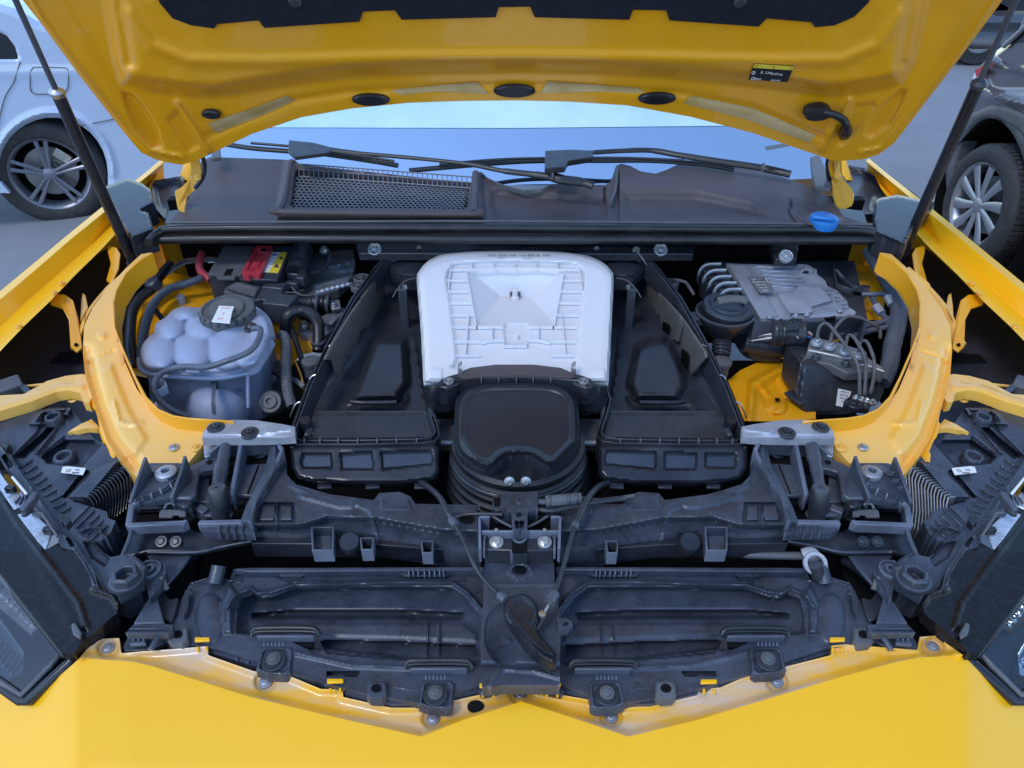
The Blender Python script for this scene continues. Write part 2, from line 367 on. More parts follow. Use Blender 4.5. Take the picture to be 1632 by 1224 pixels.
# ================================================================== THE SETTING
bm = bmesh.new(); box_bm(bm, (0, 20, -.05), (160, 160, .1)); g = fin(bm, 'ground', GRD, None, smooth=False); g['kind'] = 'structure'
# ================================================================== THE YELLOW CAR
CAR = thing('yellow_car', 'bright yellow car with its bonnet raised and engine bay uncovered, filling the photo', 'car', (0, 1.2, 0))
# ---------------------------------------------------------------- bonnet
HN = Vector((0, -.89, -.455)); mpH = on_plane((0, 1.64, 1.14), HN)
arch = [(245, 253), (262, 258), (290, 263), (318, 254), (345, 241), (400, 214), (480, 187), (560, 173), (650, 164), (735, 161), (820, 160), (905, 162), (1000, 168), (1100, 186), (1200, 212), (1290, 243), (1330, 257), (1375, 254), (1400, 246), (1425, 228)]
padp = [(228, -70), (240, -25), (254, 5), (275, 30), (305, 41), (341, 46), (346, 39), (412, 33), (421, 45), (573, 35), (578, 19), (629, 17), (640, 32), (790, 28), (795, 12), (845, 11), (852, 28), (1003, 32), (1009, 16), (1062, 17), (1067, 33), (1209, 43), (1222, 30), (1294, 36), (1299, 44), (1330, 41), (1362, 27), (1385, 4), (1398, -30), (1405, -70)]
hout = [(-20, -75), (8, -30), (36, 0), (62, 33), (130, 125), (200, 214), (225, 243)] + arch + [(1470, 170), (1530, 92), (1598, 0), (1624, -35), (1650, -75)]
crease = [(150, -75), (160, 10), (176, 100), (190, 140), (240, 150), (300, 158), (345, 160), (400, 150), (480, 137), (560, 128), (690, 122), (820, 120), (950, 122), (1080, 130), (1180, 139), (1250, 148), (1310, 157), (1345, 157), (1400, 148), (1440, 138), (1462, 100), (1482, 10), (1494, -75)]
pocketL = [(192, 143), (212, 147), (232, 168), (252, 200), (262, 236), (240, 236), (214, 205), (198, 170)]
pocketR = [(1448, 140), (1432, 142), (1410, 160), (1385, 190), (1375, 215), (1390, 222), (1420, 200), (1440, 165)]
HOOD = relief('bonnet', hout, 0., YIN, CAR, mp=mpH, step=3.5, skirt=.02, mdir=tuple(-HN), ang=60, label='raised yellow bonnet seen from its painted underside', feats=[
    ('in', crease, .032, 30),
    ('line', [(182, -60), (192, 20), (206, 100)], -.012, 9), ('line', [(1470, -60), (1450, 20), (1436, 100)], -.012, 9),
    ('in', pocketL, -.010, 6), ('in', pocketR, -.010, 6),
    ('line', [(282, 164), (308, 200), (333, 240)], .010, 4), ('line', [(1354, 160), (1335, 195), (1310, 238)], .010, 4),
    ('in', [(262, 190), (285, 170), (322, 235), (300, 245)], -.006, 6), ('in', [(1360, 165), (1395, 160), (1398, 172), (1345, 235), (1330, 235)], -.006, 6),
    ('line', [(40, -20), (66, 28), (134, 120), (204, 208), (240, 240), (290, 250)], .005, 3), ('line', [(1590, -10), (1526, 86), (1466, 164), (1404, 236), (1370, 243)], .005, 3),
    ('line', [(330, 218), (470, 160), (560, 146), (700, 138), (820, 136), (950, 139), (1080, 148), (1200, 172), (1310, 218)], -.005, 6),
    ('line', [(205, 22), (240, 72), (300, 96), (420, 98), (620, 92), (820, 90), (1020, 92), (1240, 98), (1340, 96), (1400, 72), (1436, 22)], .006, 10)])
PADO = plate('insulation_pad', [(a, b) for a, b in padp], .0385, PAD, HOOD, t=.004, mp=mpH, d=tuple(-HN), bevel=.001, label='dark felt pad clipped under the bonnet')
for px, py in ((470, 3), (700, -12), (940, -12), (1180, 3)): lathe('pad_clip', mpH(px, py, .0385), HN, [(.011, -.004), (.011, .001), (.007, .004), (0, .004)], PLA, HOOD, n=16)
for px, py, rx in ((591, 163, 30), (820, 149, 33), (1047, 161, 30)):
    bm = bmesh.new(); c = mpH(px, py-6, 0); e = (mpH(px+rx, py-6, 0)-c).length
    lathe_bm(bm, c+HN*.004, HN, [(e, -.004), (e, .001), (e*.86, .004), (e*.5, .005), (0, .005)], 28, .36); fin(bm, 'rubber_buffer', RUB, HOOD)
for px, py, rx, ry in ((338, 177, 15, 7), (1302, 178, 20, 10)):
    c = mpH(px, py, 0); bm = bmesh.new(); e = (mpH(px+rx, py, 0)-c).length; lathe_bm(bm, c+HN*.011, HN, [(e, -.006), (e, .001), (e*.8, .003), (e*.7, 0), (0, 0)], 24, .55); fin(bm, 'grommet', RUB, HOOD)
for pts in ([(330, 197), (420, 166), (458, 152), (470, 160), (420, 183), (345, 212)], [(622, 143), (760, 130), (778, 150), (690, 146), (640, 152)], [(872, 129), (1018, 140), (1030, 148), (955, 146), (862, 149)], [(1100, 152), (1200, 172), (1300, 215), (1290, 228), (1190, 190), (1090, 165)]):  # pale strips laid along the bonnet's rear edge
    relief('pale_edge_strip', pts, .0, PSTRIP, HOOD, mp=mpH, step=4, skirt=0, feats=[('in', crease, .032, 30), lambda x, y, z: z*0+.0325*sstep(-sdf(x, y, crease)[0]/30)+.0022-.005*np.exp(-(sdf(x, y, [(330, 218), (470, 160), (560, 146), (700, 138), (820, 136), (950, 139), (1080, 148), (1200, 172), (1310, 218)], False)[0]/6)**2)])
# warning sticker under the bonnet
mpS = on_plane(mpH(1232, 118, .0325), (Vector((0, -.89, -.455))+Vector((0, .18, .05))).normalized())
stp = [(1202, 101), (1266, 105), (1255, 131), (1193, 127)]
stk = plate('service_sticker', stp, .004, LABB, HOOD, t=.0006, mp=mpS, d=tuple(-HN), bevel=0, label='small black and yellow printed sticker')
plate('yellow_strip', [(1203, 102), (1265, 106), (1263, 112), (1200, 108)], .0045, LABY, stk, t=.0004, mp=mpS, d=tuple(-HN), bevel=0)
for s, px, py, sz in (('R 134a', 1222, 116, .0085), ('0.650 kg', 1238, 118, .0065), ('PAG', 1208, 126, .007), ('SAE J639', 1236, 128, .005)): text('lettering', s, px, py, sz, INKW, stk, z=.0052, mp=mpS, dx=(10, .6), dy=(-2.3, 6), ext=.0001)
for s, px, py in (('A', 1206, 105), ('A', 1233, 107), ('C', 1260, 109)): text('lettering', s, px, py, .007, INKB, stk, z=.0052, mp=mpS, dx=(10, .6), dy=(-2.3, 6), ext=.0001)
for px, py in ((1201, 116), (1200, 125)): lathe('round_symbol', mpS(px, py, .0052), HN, [(.0035, 0), (.0035, .0003), (.0024, .0003), (.0024, 0)], INKW, stk, n=16)
# outer skin above the frame, real length of a bonnet
bm = bmesh.new(); rows = []
for v in np.linspace(0, 1, 9):
    z = 1.66+v*.50; y = 1.64-.512*(z-1.14); row = []
    for u in np.linspace(-1, 1, 17):
        wd = .86-.12*v**2; row.append(bm.verts.new((.01+u*wd, y+.02-.05*v*v-.03*(1-u*u), z-.08*u*u*v)))
    rows.append(row)
for a, b in zip(rows, rows[1:]):
    for i in range(16): bm.faces.new((a[i], a[i+1], b[i+1], b[i]))
fin(bm, 'bonnet_front_panel', YEL, HOOD, solid=.02)
# ---------------------------------------------------------------- windscreen and scuttle
bm = bmesh.new(); rows = []
for v in np.linspace(0, 1, 12):
    row = []
    for u in np.linspace(-1, 1, 25):
        row.append(bm.verts.new((.01+u*(.90-.16*v), 1.84+.12*u*u+v*.86-.0*v, 1.095+v*.46+.02*v*(1-v)*4-.02*u*u)))
    rows.append(row)
for a, b in zip(rows, rows[1:]):
    for i in range(24): bm.faces.new((a[i], a[i+1], b[i+1], b[i]))
WS = fin(bm, 'windscreen', GLS, CAR, ang=180, label='raked windscreen under the raised bonnet reflecting pale blue sky')
bm = bmesh.new(); rows = []
for v in np.linspace(0, 1, 9):
    row = [bm.verts.new((.01+u*(.68-.0*v), 2.70+.10*u*u+v*1.6, 1.56+.05*math.sin(v*2.6)-.06*u*u)) for u in np.linspace(-1, 1, 15)]; rows.append(row)
for a, b in zip(rows, rows[1:]):
    for i in range(14): bm.faces.new((a[i], a[i+1], b[i+1], b[i]))
fin(bm, 'roof', YEL, CAR, solid=.02)
for s in (-1, 1):
    tube('windscreen_pillar', [Vector((.01+s*.92, 1.98, 1.04)), Vector((.01+s*.88, 2.35, 1.26)), Vector((.01+s*.74, 2.85, 1.54))], .03, YEL, CAR)
    bm = bmesh.new(); box_bm(bm, (.01+s*.95, 2.75, .68), (.08, 1.8, .74)); dr = fin(bm, 'door', YEL, CAR, bevel=.03, seg=3)
    bm = bmesh.new(); q = [Vector((.01+s*.86, 2.0, 1.06)), Vector((.01+s*.86, 3.5, 1.06)), Vector((.01+s*.72, 3.4, 1.52)), Vector((.01+s*.72, 2.8, 1.52))]; plate_bm(bm, q, Vector((-s*.01, 0, 0))); fin(bm, 'side_window', DGL, CAR)
def zg(x, y):
    v = .2
    for _ in range(6): u = (x-.01)/(.90-.16*v); v = (y-1.84-.12*u*u)/.86
    return 1.095+v*.46+.08*v*(1-v)-.02*u*u
def on_glass(px, py, h=0.):
    d = ray(px, py); o = Vector((0, 0, CAMZ)); lo, hi = 1.0, 3.6
    for _ in range(30):
        m = (lo+hi)/2; q = o+d*m
        if q.z > zg(q.x, q.y)+.0012+h: lo = m
        else: hi = m
    return o+d*lo
SKYREF = mat('sky_reflection_tint', (.50, .74, .90), .35, .35, base2=(.70, .88, .96), nscale=2.2, lo=.35, hi=.7)  # added sheet colour stands in for the bright sky mirrored in the glass
relief('sky_reflection_sheet', [(350, 203), (820, 204), (1290, 199), (1250, 150), (820, 120), (380, 150)], 0., SKYREF, WS, mp=on_glass, step=14, skirt=0, ang=180, label='pale silvery-blue sheet painted as reflected sky on the upper windscreen')
# lower glass stays bare below the painted reflection
cowl = [(262, 362), (282, 340), (300, 318), (312, 285), (320, 258), (335, 250), (470, 255), (478, 262), (600, 275), (752, 292), (760, 274), (768, 274), (778, 284), (800, 294), (835, 303), (862, 301), (882, 293), (965, 295), (974, 288), (982, 264), (990, 261), (1005, 265), (1020, 273), (1045, 277), (1065, 270), (1085, 260), (1115, 257), (1160, 263), (1230, 276), (1300, 300), (1325, 318), (1345, 345), (1400, 364)]
zc = lambda x, y: 1.095+(358-y)*.00034
ghole = [(470, 268), (748, 296), (744, 333), (462, 330)]
COWL = relief('scuttle_panel', cowl, zc, COW, CAR, step=3, skirt=.02, holes=[ghole], label='charcoal plastic panel below the windscreen', feats=[
    ('in', [(455, 240), (768, 262), (778, 354), (436, 352)], .016, 10), ('in', [(470, 262), (752, 290), (752, 336), (455, 333)], -.004, 4),
    ('in', [(778, 296), (966, 312), (974, 322), (966, 358), (790, 358), (776, 330)], -.012, 14),
    ('in', [(984, 300), (1110, 300), (1200, 318), (1260, 358), (985, 358)], -.016, 22),
    ('line', [(964, 300), (966, 355)], -.006, 1.8), ('line', [(984, 262), (984, 300), (975, 318)], .004, 3),
    ('line', [(300, 330), (320, 320), (440, 322)], -.002, 6), ('dome', (1312, 352), .014, 34, 12), ('line', [(1262, 320), (1258, 340), (1270, 358)], -.005, 2),
    ('in', [(985, 255), (1120, 250), (1330, 300), (1420, 370), (985, 370)], .010, 2.5), ('line', [(980, 292), (1060, 300), (1200, 305), (1300, 322)], .0015, 9)])
# hex mesh of the air intake
def hexmesh(name, quad, nx, ny, z, m, parent, open_=.74):
    a, b, c, d = [Vector((p[0], p[1])) for p in quad]; bm = bmesh.new()
    def F(u, v): q = (a*(1-u)+b*u)*(1-v)+(d*(1-u)+c*u)*v; return P(q.x, q.y, z(q.x, q.y))
    du, dv = 1/nx, 1/ny
    for j in range(ny):
        for i in range(nx):
            cu, cv = (i+.5+(.5 if j % 2 else 0))*du, (j+.5)*dv
            if cu > 1-du*.4: continue
            o, n = [], []
            for k in range(6):
                A = R(60*k+30); x, y = math.cos(A)*du/math.sqrt(3), math.sin(A)*dv*.667
                o.append(bm.verts.new(F(min(1, max(0, cu+x)), min(1, max(0, cv+y))))); n.append(bm.verts.new(F(cu+x*open_, cv+y*open_)))
            for k in range(6):
                try: bm.faces.new((o[k], o[(k+1) % 6], n[(k+1) % 6], n[k]))
                except ValueError: pass
    return fin(bm, name, m, parent, solid=.0025, ang=180)
gm = lambda x, y: 1.112+(330-y)*.0004
hexmesh('intake_mesh', [(474, 281), (748, 300), (742, 333), (464, 331)], 36, 11, gm, MSH, COWL)
lines = []
for i in range(36):
    f = i/35; x = 476+f*276; y0 = 262+f*20; lines.append([(x, y0, 1.142), (x+.5, y0+19, 1.128)])
walls('intake_comb', lines, None, PLA, COWL, h=.002, t=.0022, bevel=0, label='row of thin upright fins behind the intake mesh')
for k, (a, b) in enumerate((((473, 261, 1.143), (752, 282, 1.143)), ((476, 270, 1.136), (752, 291, 1.136)), ((478, 281, 1.128), (752, 300, 1.128)))): tube('comb_rail', [P(*a), P(*b)], .0018, PLA, COWL, sides=6)
tube('frame_edge', [P(466, 258, 1.145), P(462, 268, 1.14), P(452, 318, 1.125), P(441, 340, 1.118)], .0085, COW, COWL)
tube('frame_edge', [P(444, 334, 1.12), P(460, 338, 1.12), P(740, 341, 1.12), P(760, 338, 1.12)], .0075, COW, COWL)
tube('frame_edge', [P(756, 338, 1.12), P(757, 300, 1.135), P(758, 276, 1.146)], .0085, COW, COWL)
plate('intake_backing', [(450, 262), (765, 275), (765, 350), (440, 350)], 1.06, GREY, COWL, t=.004)
walls('step_wall', [[(984, 263, 1.146), (983, 285, 1.138), (981, 302, 1.132), (974, 320, 1.124)]], None, GREY, COWL, h=.016, t=.005, bevel=.0015)
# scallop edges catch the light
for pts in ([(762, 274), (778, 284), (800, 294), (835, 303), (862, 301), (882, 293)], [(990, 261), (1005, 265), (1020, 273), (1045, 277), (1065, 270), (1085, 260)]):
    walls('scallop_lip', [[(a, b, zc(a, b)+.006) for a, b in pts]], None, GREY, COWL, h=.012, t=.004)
# scuttle seal
def zs(dz): return 1.095+dz
tube('scuttle_seal', [P(236, 388, 1.09), P(252, 372, 1.095), P(300, 365, 1.10), P(600, 364, 1.10), P(820, 364, 1.10), P(1100, 366, 1.10), P(1330, 367, 1.10), P(1380, 369, 1.098), P(1400, 374, 1.095)], .0125, RUB, CAR, label='thick black rubber seal along the back of the bay', flat=.8)
tube('scuttle_seal', [P(222, 392, 1.075), P(300, 381, 1.083), P(820, 382, 1.083), P(1330, 383, 1.083), P(1402, 384, 1.08)], .010, RUB, CAR)
tube('scuttle_trim', [P(270, 355, 1.108), P(600, 353, 1.11), P(820, 353, 1.11), P(1390, 358, 1.108)], .003, GREY, CAR)
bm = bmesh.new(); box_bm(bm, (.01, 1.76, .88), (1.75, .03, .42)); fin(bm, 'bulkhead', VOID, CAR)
plate('bulkhead_shelf', [(566, 385), (1110, 386), (1105, 404), (572, 403)], 1.045, PLG, CAR, t=.02, bevel=.003)
plate('bulkhead_shelf', [(1226, 386), (1275, 386), (1270, 412), (1236, 412)], 1.045, PLG, CAR, t=.02, bevel=.003)
one_ = lambda f, p: f([p])[0]
# ---------------------------------------------------------------- bay floor and liners
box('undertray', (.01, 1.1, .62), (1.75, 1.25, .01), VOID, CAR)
for sgn in (0, 1):
    f = (lambda p: mx(p)) if sgn else (lambda p: p)
    plate('wheel_arch_liner', f([(-160, 760, .86), (-160, 560, .90), (30, 480, .93), (170, 396, .96), (235, 396, .96), (190, 460, .93), (150, 560, .90), (170, 740, .86)]), None, PLA, CAR, t=.01)
    # fender
    A = [(-120, 560), (0, 464), (53, 420), (108, 374), (161, 331), (200, 300), (228, 278), (259, 252)]
    B = [(-110, 567), (4, 474), (60, 427), (113, 381), (166, 338), (204, 306), (233, 282), (264, 257)]
    Cc = [(-90, 606), (0, 522), (44, 478), (91, 439), (144, 392), (184, 349), (222, 312), (252, 275)]
    D = [(-70, 640), (0, 560), (38, 520), (79, 481), (120, 438), (161, 398), (200, 356), (240, 300)]
    zf = lambda p: 1.035+.00025*p[0] if p[0] < 160 else 1.075+.0004*(p[0]-160)
    rows = [[P(a, b, zf((a, b))-.0) + Vector((-.10, .02, -.5)) for a, b in A], [P(a, b, zf((a, b))-.01) + Vector((-.012, 0, -.05)) for a, b in A], [P(a, b, zf((a, b))) for a, b in A], [P(a, b, zf((a, b))+.003) for a, b in B], [P(a, b, zf((a, b))-.036) for a, b in Cc], [P(a, b, zf((a, b))-.027) for a, b in D], [P(a, b, zf((a, b))-.045) for a, b in D]]
    if sgn:
        x0 = P(ax(400), 400, 1.05).x; rows = [[Vector((2*x0-v.x, v.y, v.z)) for v in r] for r in rows]
    bm = bmesh.new(); V = [[bm.verts.new(v) for v in r] for r in rows]
    for a, b in zip(V, V[1:]):
        for i in range(len(a)-1): bm.faces.new((a[i], a[i+1], b[i+1], b[i]))
    FEN = fin(bm, 'fender', YEL, CAR, solid=.0025, bevel=.002, ang=25, label='yellow front fender edge beside the open bay, on the %s side of the photo' % ('right' if sgn else 'left'))
    for px, py in f([(98, 451), (86, 466), (30, 520)]): hw('wash', 'fender_clip', P(px, py, 1.036), .007, YIN, FEN)
    # hanging yellow brackets under the fender
    for q in ([(78, 467, 1.02), (104, 469, 1.018), (116, 478, 1.012), (124, 505, .985), (131, 553, .962), (121, 560, .958), (112, 552, .960), (109, 508, .985), (99, 490, 1.005), (80, 484, 1.012)], [(170, 390, 1.04), (186, 394, 1.04), (192, 404, 1.035), (189, 426, 1.02), (177, 452, .995), (169, 446, .998), (176, 420, 1.02), (172, 402, 1.035)]):
        plate('fender_bracket', f(q), None, YIN, CAR, t=.006, bevel=.002)
    hw('hex', 'fender_bracket_nut', P(*one_(f, (121, 549, .966))), .004, VOID, CAR)
    tube('wing_stay', W3(f([(205, 432, 1.02), (170, 462, 1.0), (140, 500, .985), (125, 540, .96), (118, 552, .955)])), [.012, .010, .010, .013], YDU, CAR, flat=.45)
    plate('stay_tab', f([(129, 488, 1.0), (131, 466, 1.0), (136, 470, 1.0), (140, 490, .995), (128, 512, .99)]), None, YDU, CAR, t=.003)
    # upper rail
    rail = [(243, 402), (225, 412), (206, 430), (190, 455), (182, 490), (186, 540), (196, 570), (218, 620), (240, 650), (262, 662), (300, 668), (372, 672), (330, 680), (326, 700), (322, 712), (300, 738), (240, 742), (224, 766), (208, 752), (190, 730), (170, 700), (152, 650), (136, 600), (132, 560), (134, 520), (148, 490), (172, 458), (200, 428), (225, 405)]
    zr = lambda x, y: .965+(740-y)*.00033
    RAIL = relief('upper_rail', f(rail), zr, YDU, CAR, step=3, skirt=.05, ang=50, label='dusty yellow curved body rail round the %s side of the bay' % ('right' if sgn else 'left'), feats=[
        lambda x, y, z, s=sgn: z - .03*sstep((y-(735 - np.abs((x if not s else 2*ax(700)-x)-265)*.28))/30.)*0,
        ('line', f([(140, 580), (152, 570), (182, 560)]), -.004, 2.5), ('line', f([(182, 640), (190, 672), (205, 676), (226, 674)]), .003, 3),
        ('in', f([(142, 590), (180, 575), (210, 650), (240, 700), (215, 735), (185, 705), (160, 650)]), .004, 10),
        ('line', f([(138, 560), (158, 640), (180, 698), (214, 745)]), -.010, 9), ('dome', f([(162, 535)])[0], .003, 9, 6), ('dome', f([(215, 735)])[0], -.004, 20, 10)])
    lip = [(243, 402), (222, 415), (200, 435), (185, 462), (180, 482), (182, 520), (187, 535), (197, 560), (215, 600), (232, 632), (252, 652), (275, 662), (300, 666), (372, 671)]
    lw = [(a, b, zr(a, b)+.02) for a, b in lip]
    walls('rail_lip', [[tuple(q) for q in f(lw)]], None, YIN, RAIL, h=.045, t=.0035, bevel=.001)
    for px, py, k, r in ((186, 620, 'hole', .0035), (277, 712, 'wash', .0085), (165, 600, 'hole', .002)):
        q = f([(px, py)])[0]; hw(k, 'rail_stud', P(*q, zr(*q)+.002), r, STL if k == 'wash' else VOID, RAIL)
    q = f([(312, 713)])[0]; hw('wash', 'rail_bolt', P(*q, .975), .010, YDU, RAIL)
    for a, b, c_, d_ in ((187, 545, 199, 578),): plate('lip_tab', f([(a-2, b), (a+5, b-1), (c_, d_), (c_-6, d_+4)]), 1.035, YIN, RAIL, t=.002)
    # cross arm from rail to lamp mount
    relief('cross_arm', f([(-60, 640), (0, 630), (38, 628), (75, 607), (105, 599), (130, 596), (140, 598), (147, 632), (141, 642), (132, 640), (128, 626), (108, 622), (88, 625), (50, 640), (0, 655), (-60, 672)]), lambda x, y: .985+0*x, YDU, CAR, step=3, skirt=.02, ang=50, feats=[('line', f([(-60, 660), (0, 648), (50, 633), (90, 616), (130, 616)]), .004, 6), ('line', f([(60, 618), (120, 605)]), -.002, 3)])
    q = f([(116, 633)])[0]; lathe('mount_eye', P(*q, .965), (0, -.6, .8), [(.011, -.002), (.011, .002), (.005, .002), (.004, -.003)], YDU, CAR, n=20)
    tube('thin_stay', W3(f([(30, 617, .96), (75, 612, .965), (105, 606, .97)])), .003, YDU, CAR)
    # rough edges of the rail's outer seam
    tube('rail_seam', W3(f([(146, 625, .985), (158, 655, .975), (166, 690, .965), (178, 718, .955), (181, 738, .945)])), [.010, .007, .009, .006, .005], YIN, CAR, flat=.5, label='torn-looking yellow seam below the rail')
# ---------------------------------------------------------------- front bumper
back = [(127, 1049), (137, 1036), (151, 1024), (165, 1018), (190, 1017), (193, 1041), (305, 1032), (331, 1030), (331, 1044), (405, 1070), (451, 1073), (511, 1098), (546, 1099), (547, 1111), (623, 1128), (668, 1128), (716, 1118), (801, 1099), (803, 1091), (855, 1091), (858, 1101), (944, 1116), (951, 1127), (1006, 1127), (1037, 1125), (1112, 1108), (1112, 1094), (1147, 1096), (1207, 1070), (1250, 1063), (1325, 1044), (1325, 1029), (1349, 1027), (1462, 1036), (1466, 1015), (1493, 1013), (1514, 1029), (1535, 1044)]
lipc = [(127, 1049), (215, 1055), (244, 1062), (400, 1111), (530, 1142), (672, 1174), (740, 1147), (831, 1118), (910, 1143), (1001, 1174), (1110, 1148), (1220, 1115), (1330, 1082), (1425, 1056), (1466, 1048), (1535, 1044)]
fo = back + lipc[::-1][1:-1]
def near_lip(x, y, z): return z + .009*np.exp(-(sdf(x, y, lipc, False)[0]/7)**2) + .006*np.exp(-(sdf(x, y, back, False)[0]/6)**2)
def bosses(x, y, z):
    for cx, cy in ((172, 1033), (423, 1087), (690, 1145), (829, 1107), (974, 1142), (1238, 1086), (1487, 1031)):
        z = z - .005*(1-sstep((np.hypot(x-cx, (y-cy)*1.1)-14)/6))
    return z
BUM = part_empty('bumper', CAR, P(829, 1100, .88), label='bright yellow front bumper across the bottom of the photo')
relief('bumper_flange', fo, lambda x, y: .900-.00016*np.maximum(0, y-1040), YFL, BUM, step=2.5, skirt=.012, feats=[near_lip, bosses], ang=50, label='bolted flange dusted grey along the bumper top')
for cx, cy in ((172, 1033), (423, 1087), (690, 1145), (829, 1107), (974, 1142), (1238, 1086), (1487, 1031)):
    hw('torx', 'flange_screw', P(cx, cy, .8968-.00016*max(0, cy-1040)), .0088, ALD, BUM, axis=(0, -.12, 1))
for cx, cy, w_ in ((534, 1084, 13), (1130, 1085, 13), (1335, 1018, 12), (778, 1091, 14), (880, 1090, 14), (322, 1018, 12)):
    plate('flange_tab', [(cx-w_, cy-3), (cx+w_, cy-3), (cx+w_, cy+3), (cx-w_, cy+4)], .912, YEL, BUM, t=.004)
    walls('tab_tooth', [[(cx-w_*.6, cy+12), (cx-w_*.6, cy+18)], [(cx+w_*.6, cy+12), (cx+w_*.6, cy+18)]], .908, YEL, BUM, h=.006, t=.003)
lathe('flange_hole', P(758, 1126, .8895), (0, 0, 1), [(.0105, -.001), (.0105, .0006), (0, .0006)], VOID, BUM, n=24, squash=.8)
# outer fascia: one smooth surface, folded near the headlights
def zsk(x, y):
    t = np.maximum(0, y-1040); e = np.maximum(0, np.maximum(215-x, x-1443)); e2 = np.maximum(0, np.maximum(128-x, x-1535))
    return .912 - .00016*t - .0000022*np.maximum(0, y-1215)**2 - .00008*e*e/(e+30.) - .00042*e2*e2/(e2+18.)
top = [(-160, 930), (-90, 1010), (-20, 1070), (22, 1104), (45, 1119), (60, 1108), (95, 1077)] + lipc + [(1567, 1077), (1600, 1106), (1615, 1113), (1640, 1100), (1690, 1050), (1790, 940)]
relief('bumper_skin', top+[(1790, 1300), (829, 1330), (-160, 1300)], zsk, YEL, BUM, step=3.5, skirt=.35, ang=60)
# ================================================================== ENGINE BAY
ID = lambda p: list(p)
SIDES = ((0, ID), (1, mx))
def one(f, p): return f([p])[0]
side = lambda s: 'right' if s else 'left'
# ---------------------------------------------------------------- white engine cover
co = [(664, 444), (668, 432), (682, 416), (706, 405), (739, 400), (783, 398), (856, 398), (905, 401), (938, 408), (960, 418), (973, 430), (978, 444), (976, 490), (973, 556), (971, 592), (970, 606), (966, 610), (940, 611), (820, 611), (704, 612), (680, 611), (675, 607), (674, 592), (671, 534), (667, 480)]
rec = [(716, 424), (730, 417), (790, 414), (850, 414), (912, 417), (928, 424), (934, 440), (931, 490), (927, 521), (921, 568), (918, 590), (727, 590), (724, 570), (715, 490), (708, 444)]
pyr = [(743, 432), (760, 428), (821, 426), (885, 428), (900, 432), (885, 519), (759, 519)]
zcv = lambda x, y: 1.010+(600-y)*.00015
co, rec = sm(co), sm(rec)
ENG = relief('engine_cover', co, zcv, WHT, CAR, step=2.2, skirt=.045, ang=30, label='white frosted plastic cover with moulded ribs in the middle of the bay', feats=[
    ('in', co, .004, 14), ('in', co, .014, 4), ('in', rec, -.010, 7), lambda x, y, z: z - np.maximum(0, -sdf(x, y, pyr)[0])*.00115,
    ('in', [(806, 514), (840, 514), (846, 521), (842, 550), (804, 550), (800, 521)], -.008, 4), ('in', rrect(680, 586, 706, 606, 2), .003, 3), ('in', rrect(938, 586, 966, 606, 2), .003, 3)])
zr2 = lambda x, y: zcv(x, y)+.0145
L2 = []
for y, xa, xb in ((445.7, 709, 744), (463, 711, 748), (481.5, 714, 752), (501, 716, 757), (520, 719, 761), (543, 721, 766), (565, 724, 764)): L2 += [[(xa, y), (xb, y)], [(1642-xa, y), (1642-xb, y)]]
for q in ([(718, 428), (714, 461)], [(747, 501), (741, 564)], [(784, 520), (784, 542)], [(743, 433), (759, 519)], [(766, 545), (784, 541), (803, 541), (803, 550), (822, 550)], [(759, 520), (802, 520)]): L2 += [q, [(1642-a, b) for a, b in q]]
L2 += [[(716, 429), (752, 428), (790, 426), (852, 426), (890, 428), (926, 429)]] + [[(x, 417), (x, 427)] for x in (752, 787, 821, 855, 889)]
bm = bmesh.new()
for q in L2: wall_bm(bm, [P(a, b, zr2(a, b)+.001) for a, b in q], .006, .0022)
rb = fin(bm, 'moulded_ribs', WHT, ENG); rb['kind'] = 'stuff'
lathe('fixing_stud', P(821, 474, .992), (0, 0, 1), [(.009, -.02), (.009, 0), (.006, .004), (.006, .018), (.003, .02), (0, .02)], WHT, ENG, n=20)
lathe('stud_hole', P(821, 466, .994), (0, 0, 1), [(.0115, -.01), (.0115, .0), (.008, .0), (0, -.001)], GREY, ENG, n=20)
lathe('fixing_stud', P(822, 541, 1.018), (0, 0, 1), [(.006, -.02), (.006, .008), (.004, .012), (0, .012)], WHT, ENG, n=20)
text('lettering', 'VW 4H0 .M4 133 835 B  HG', 827, 407, .0125, GREY, ENG, z=1.0592, sx=.95); text('lettering', '>PP<', 797, 411, .006, GREY, ENG, z=1.0585); text('lettering', '04.12.18', 840, 412, .006, GREY, ENG, z=1.0585)
GLO = mat('glossy_black_plastic', (.02, .024, .034), .12, base2=(.04, .045, .06), nscale=14, spec=.8, rvar=.04)
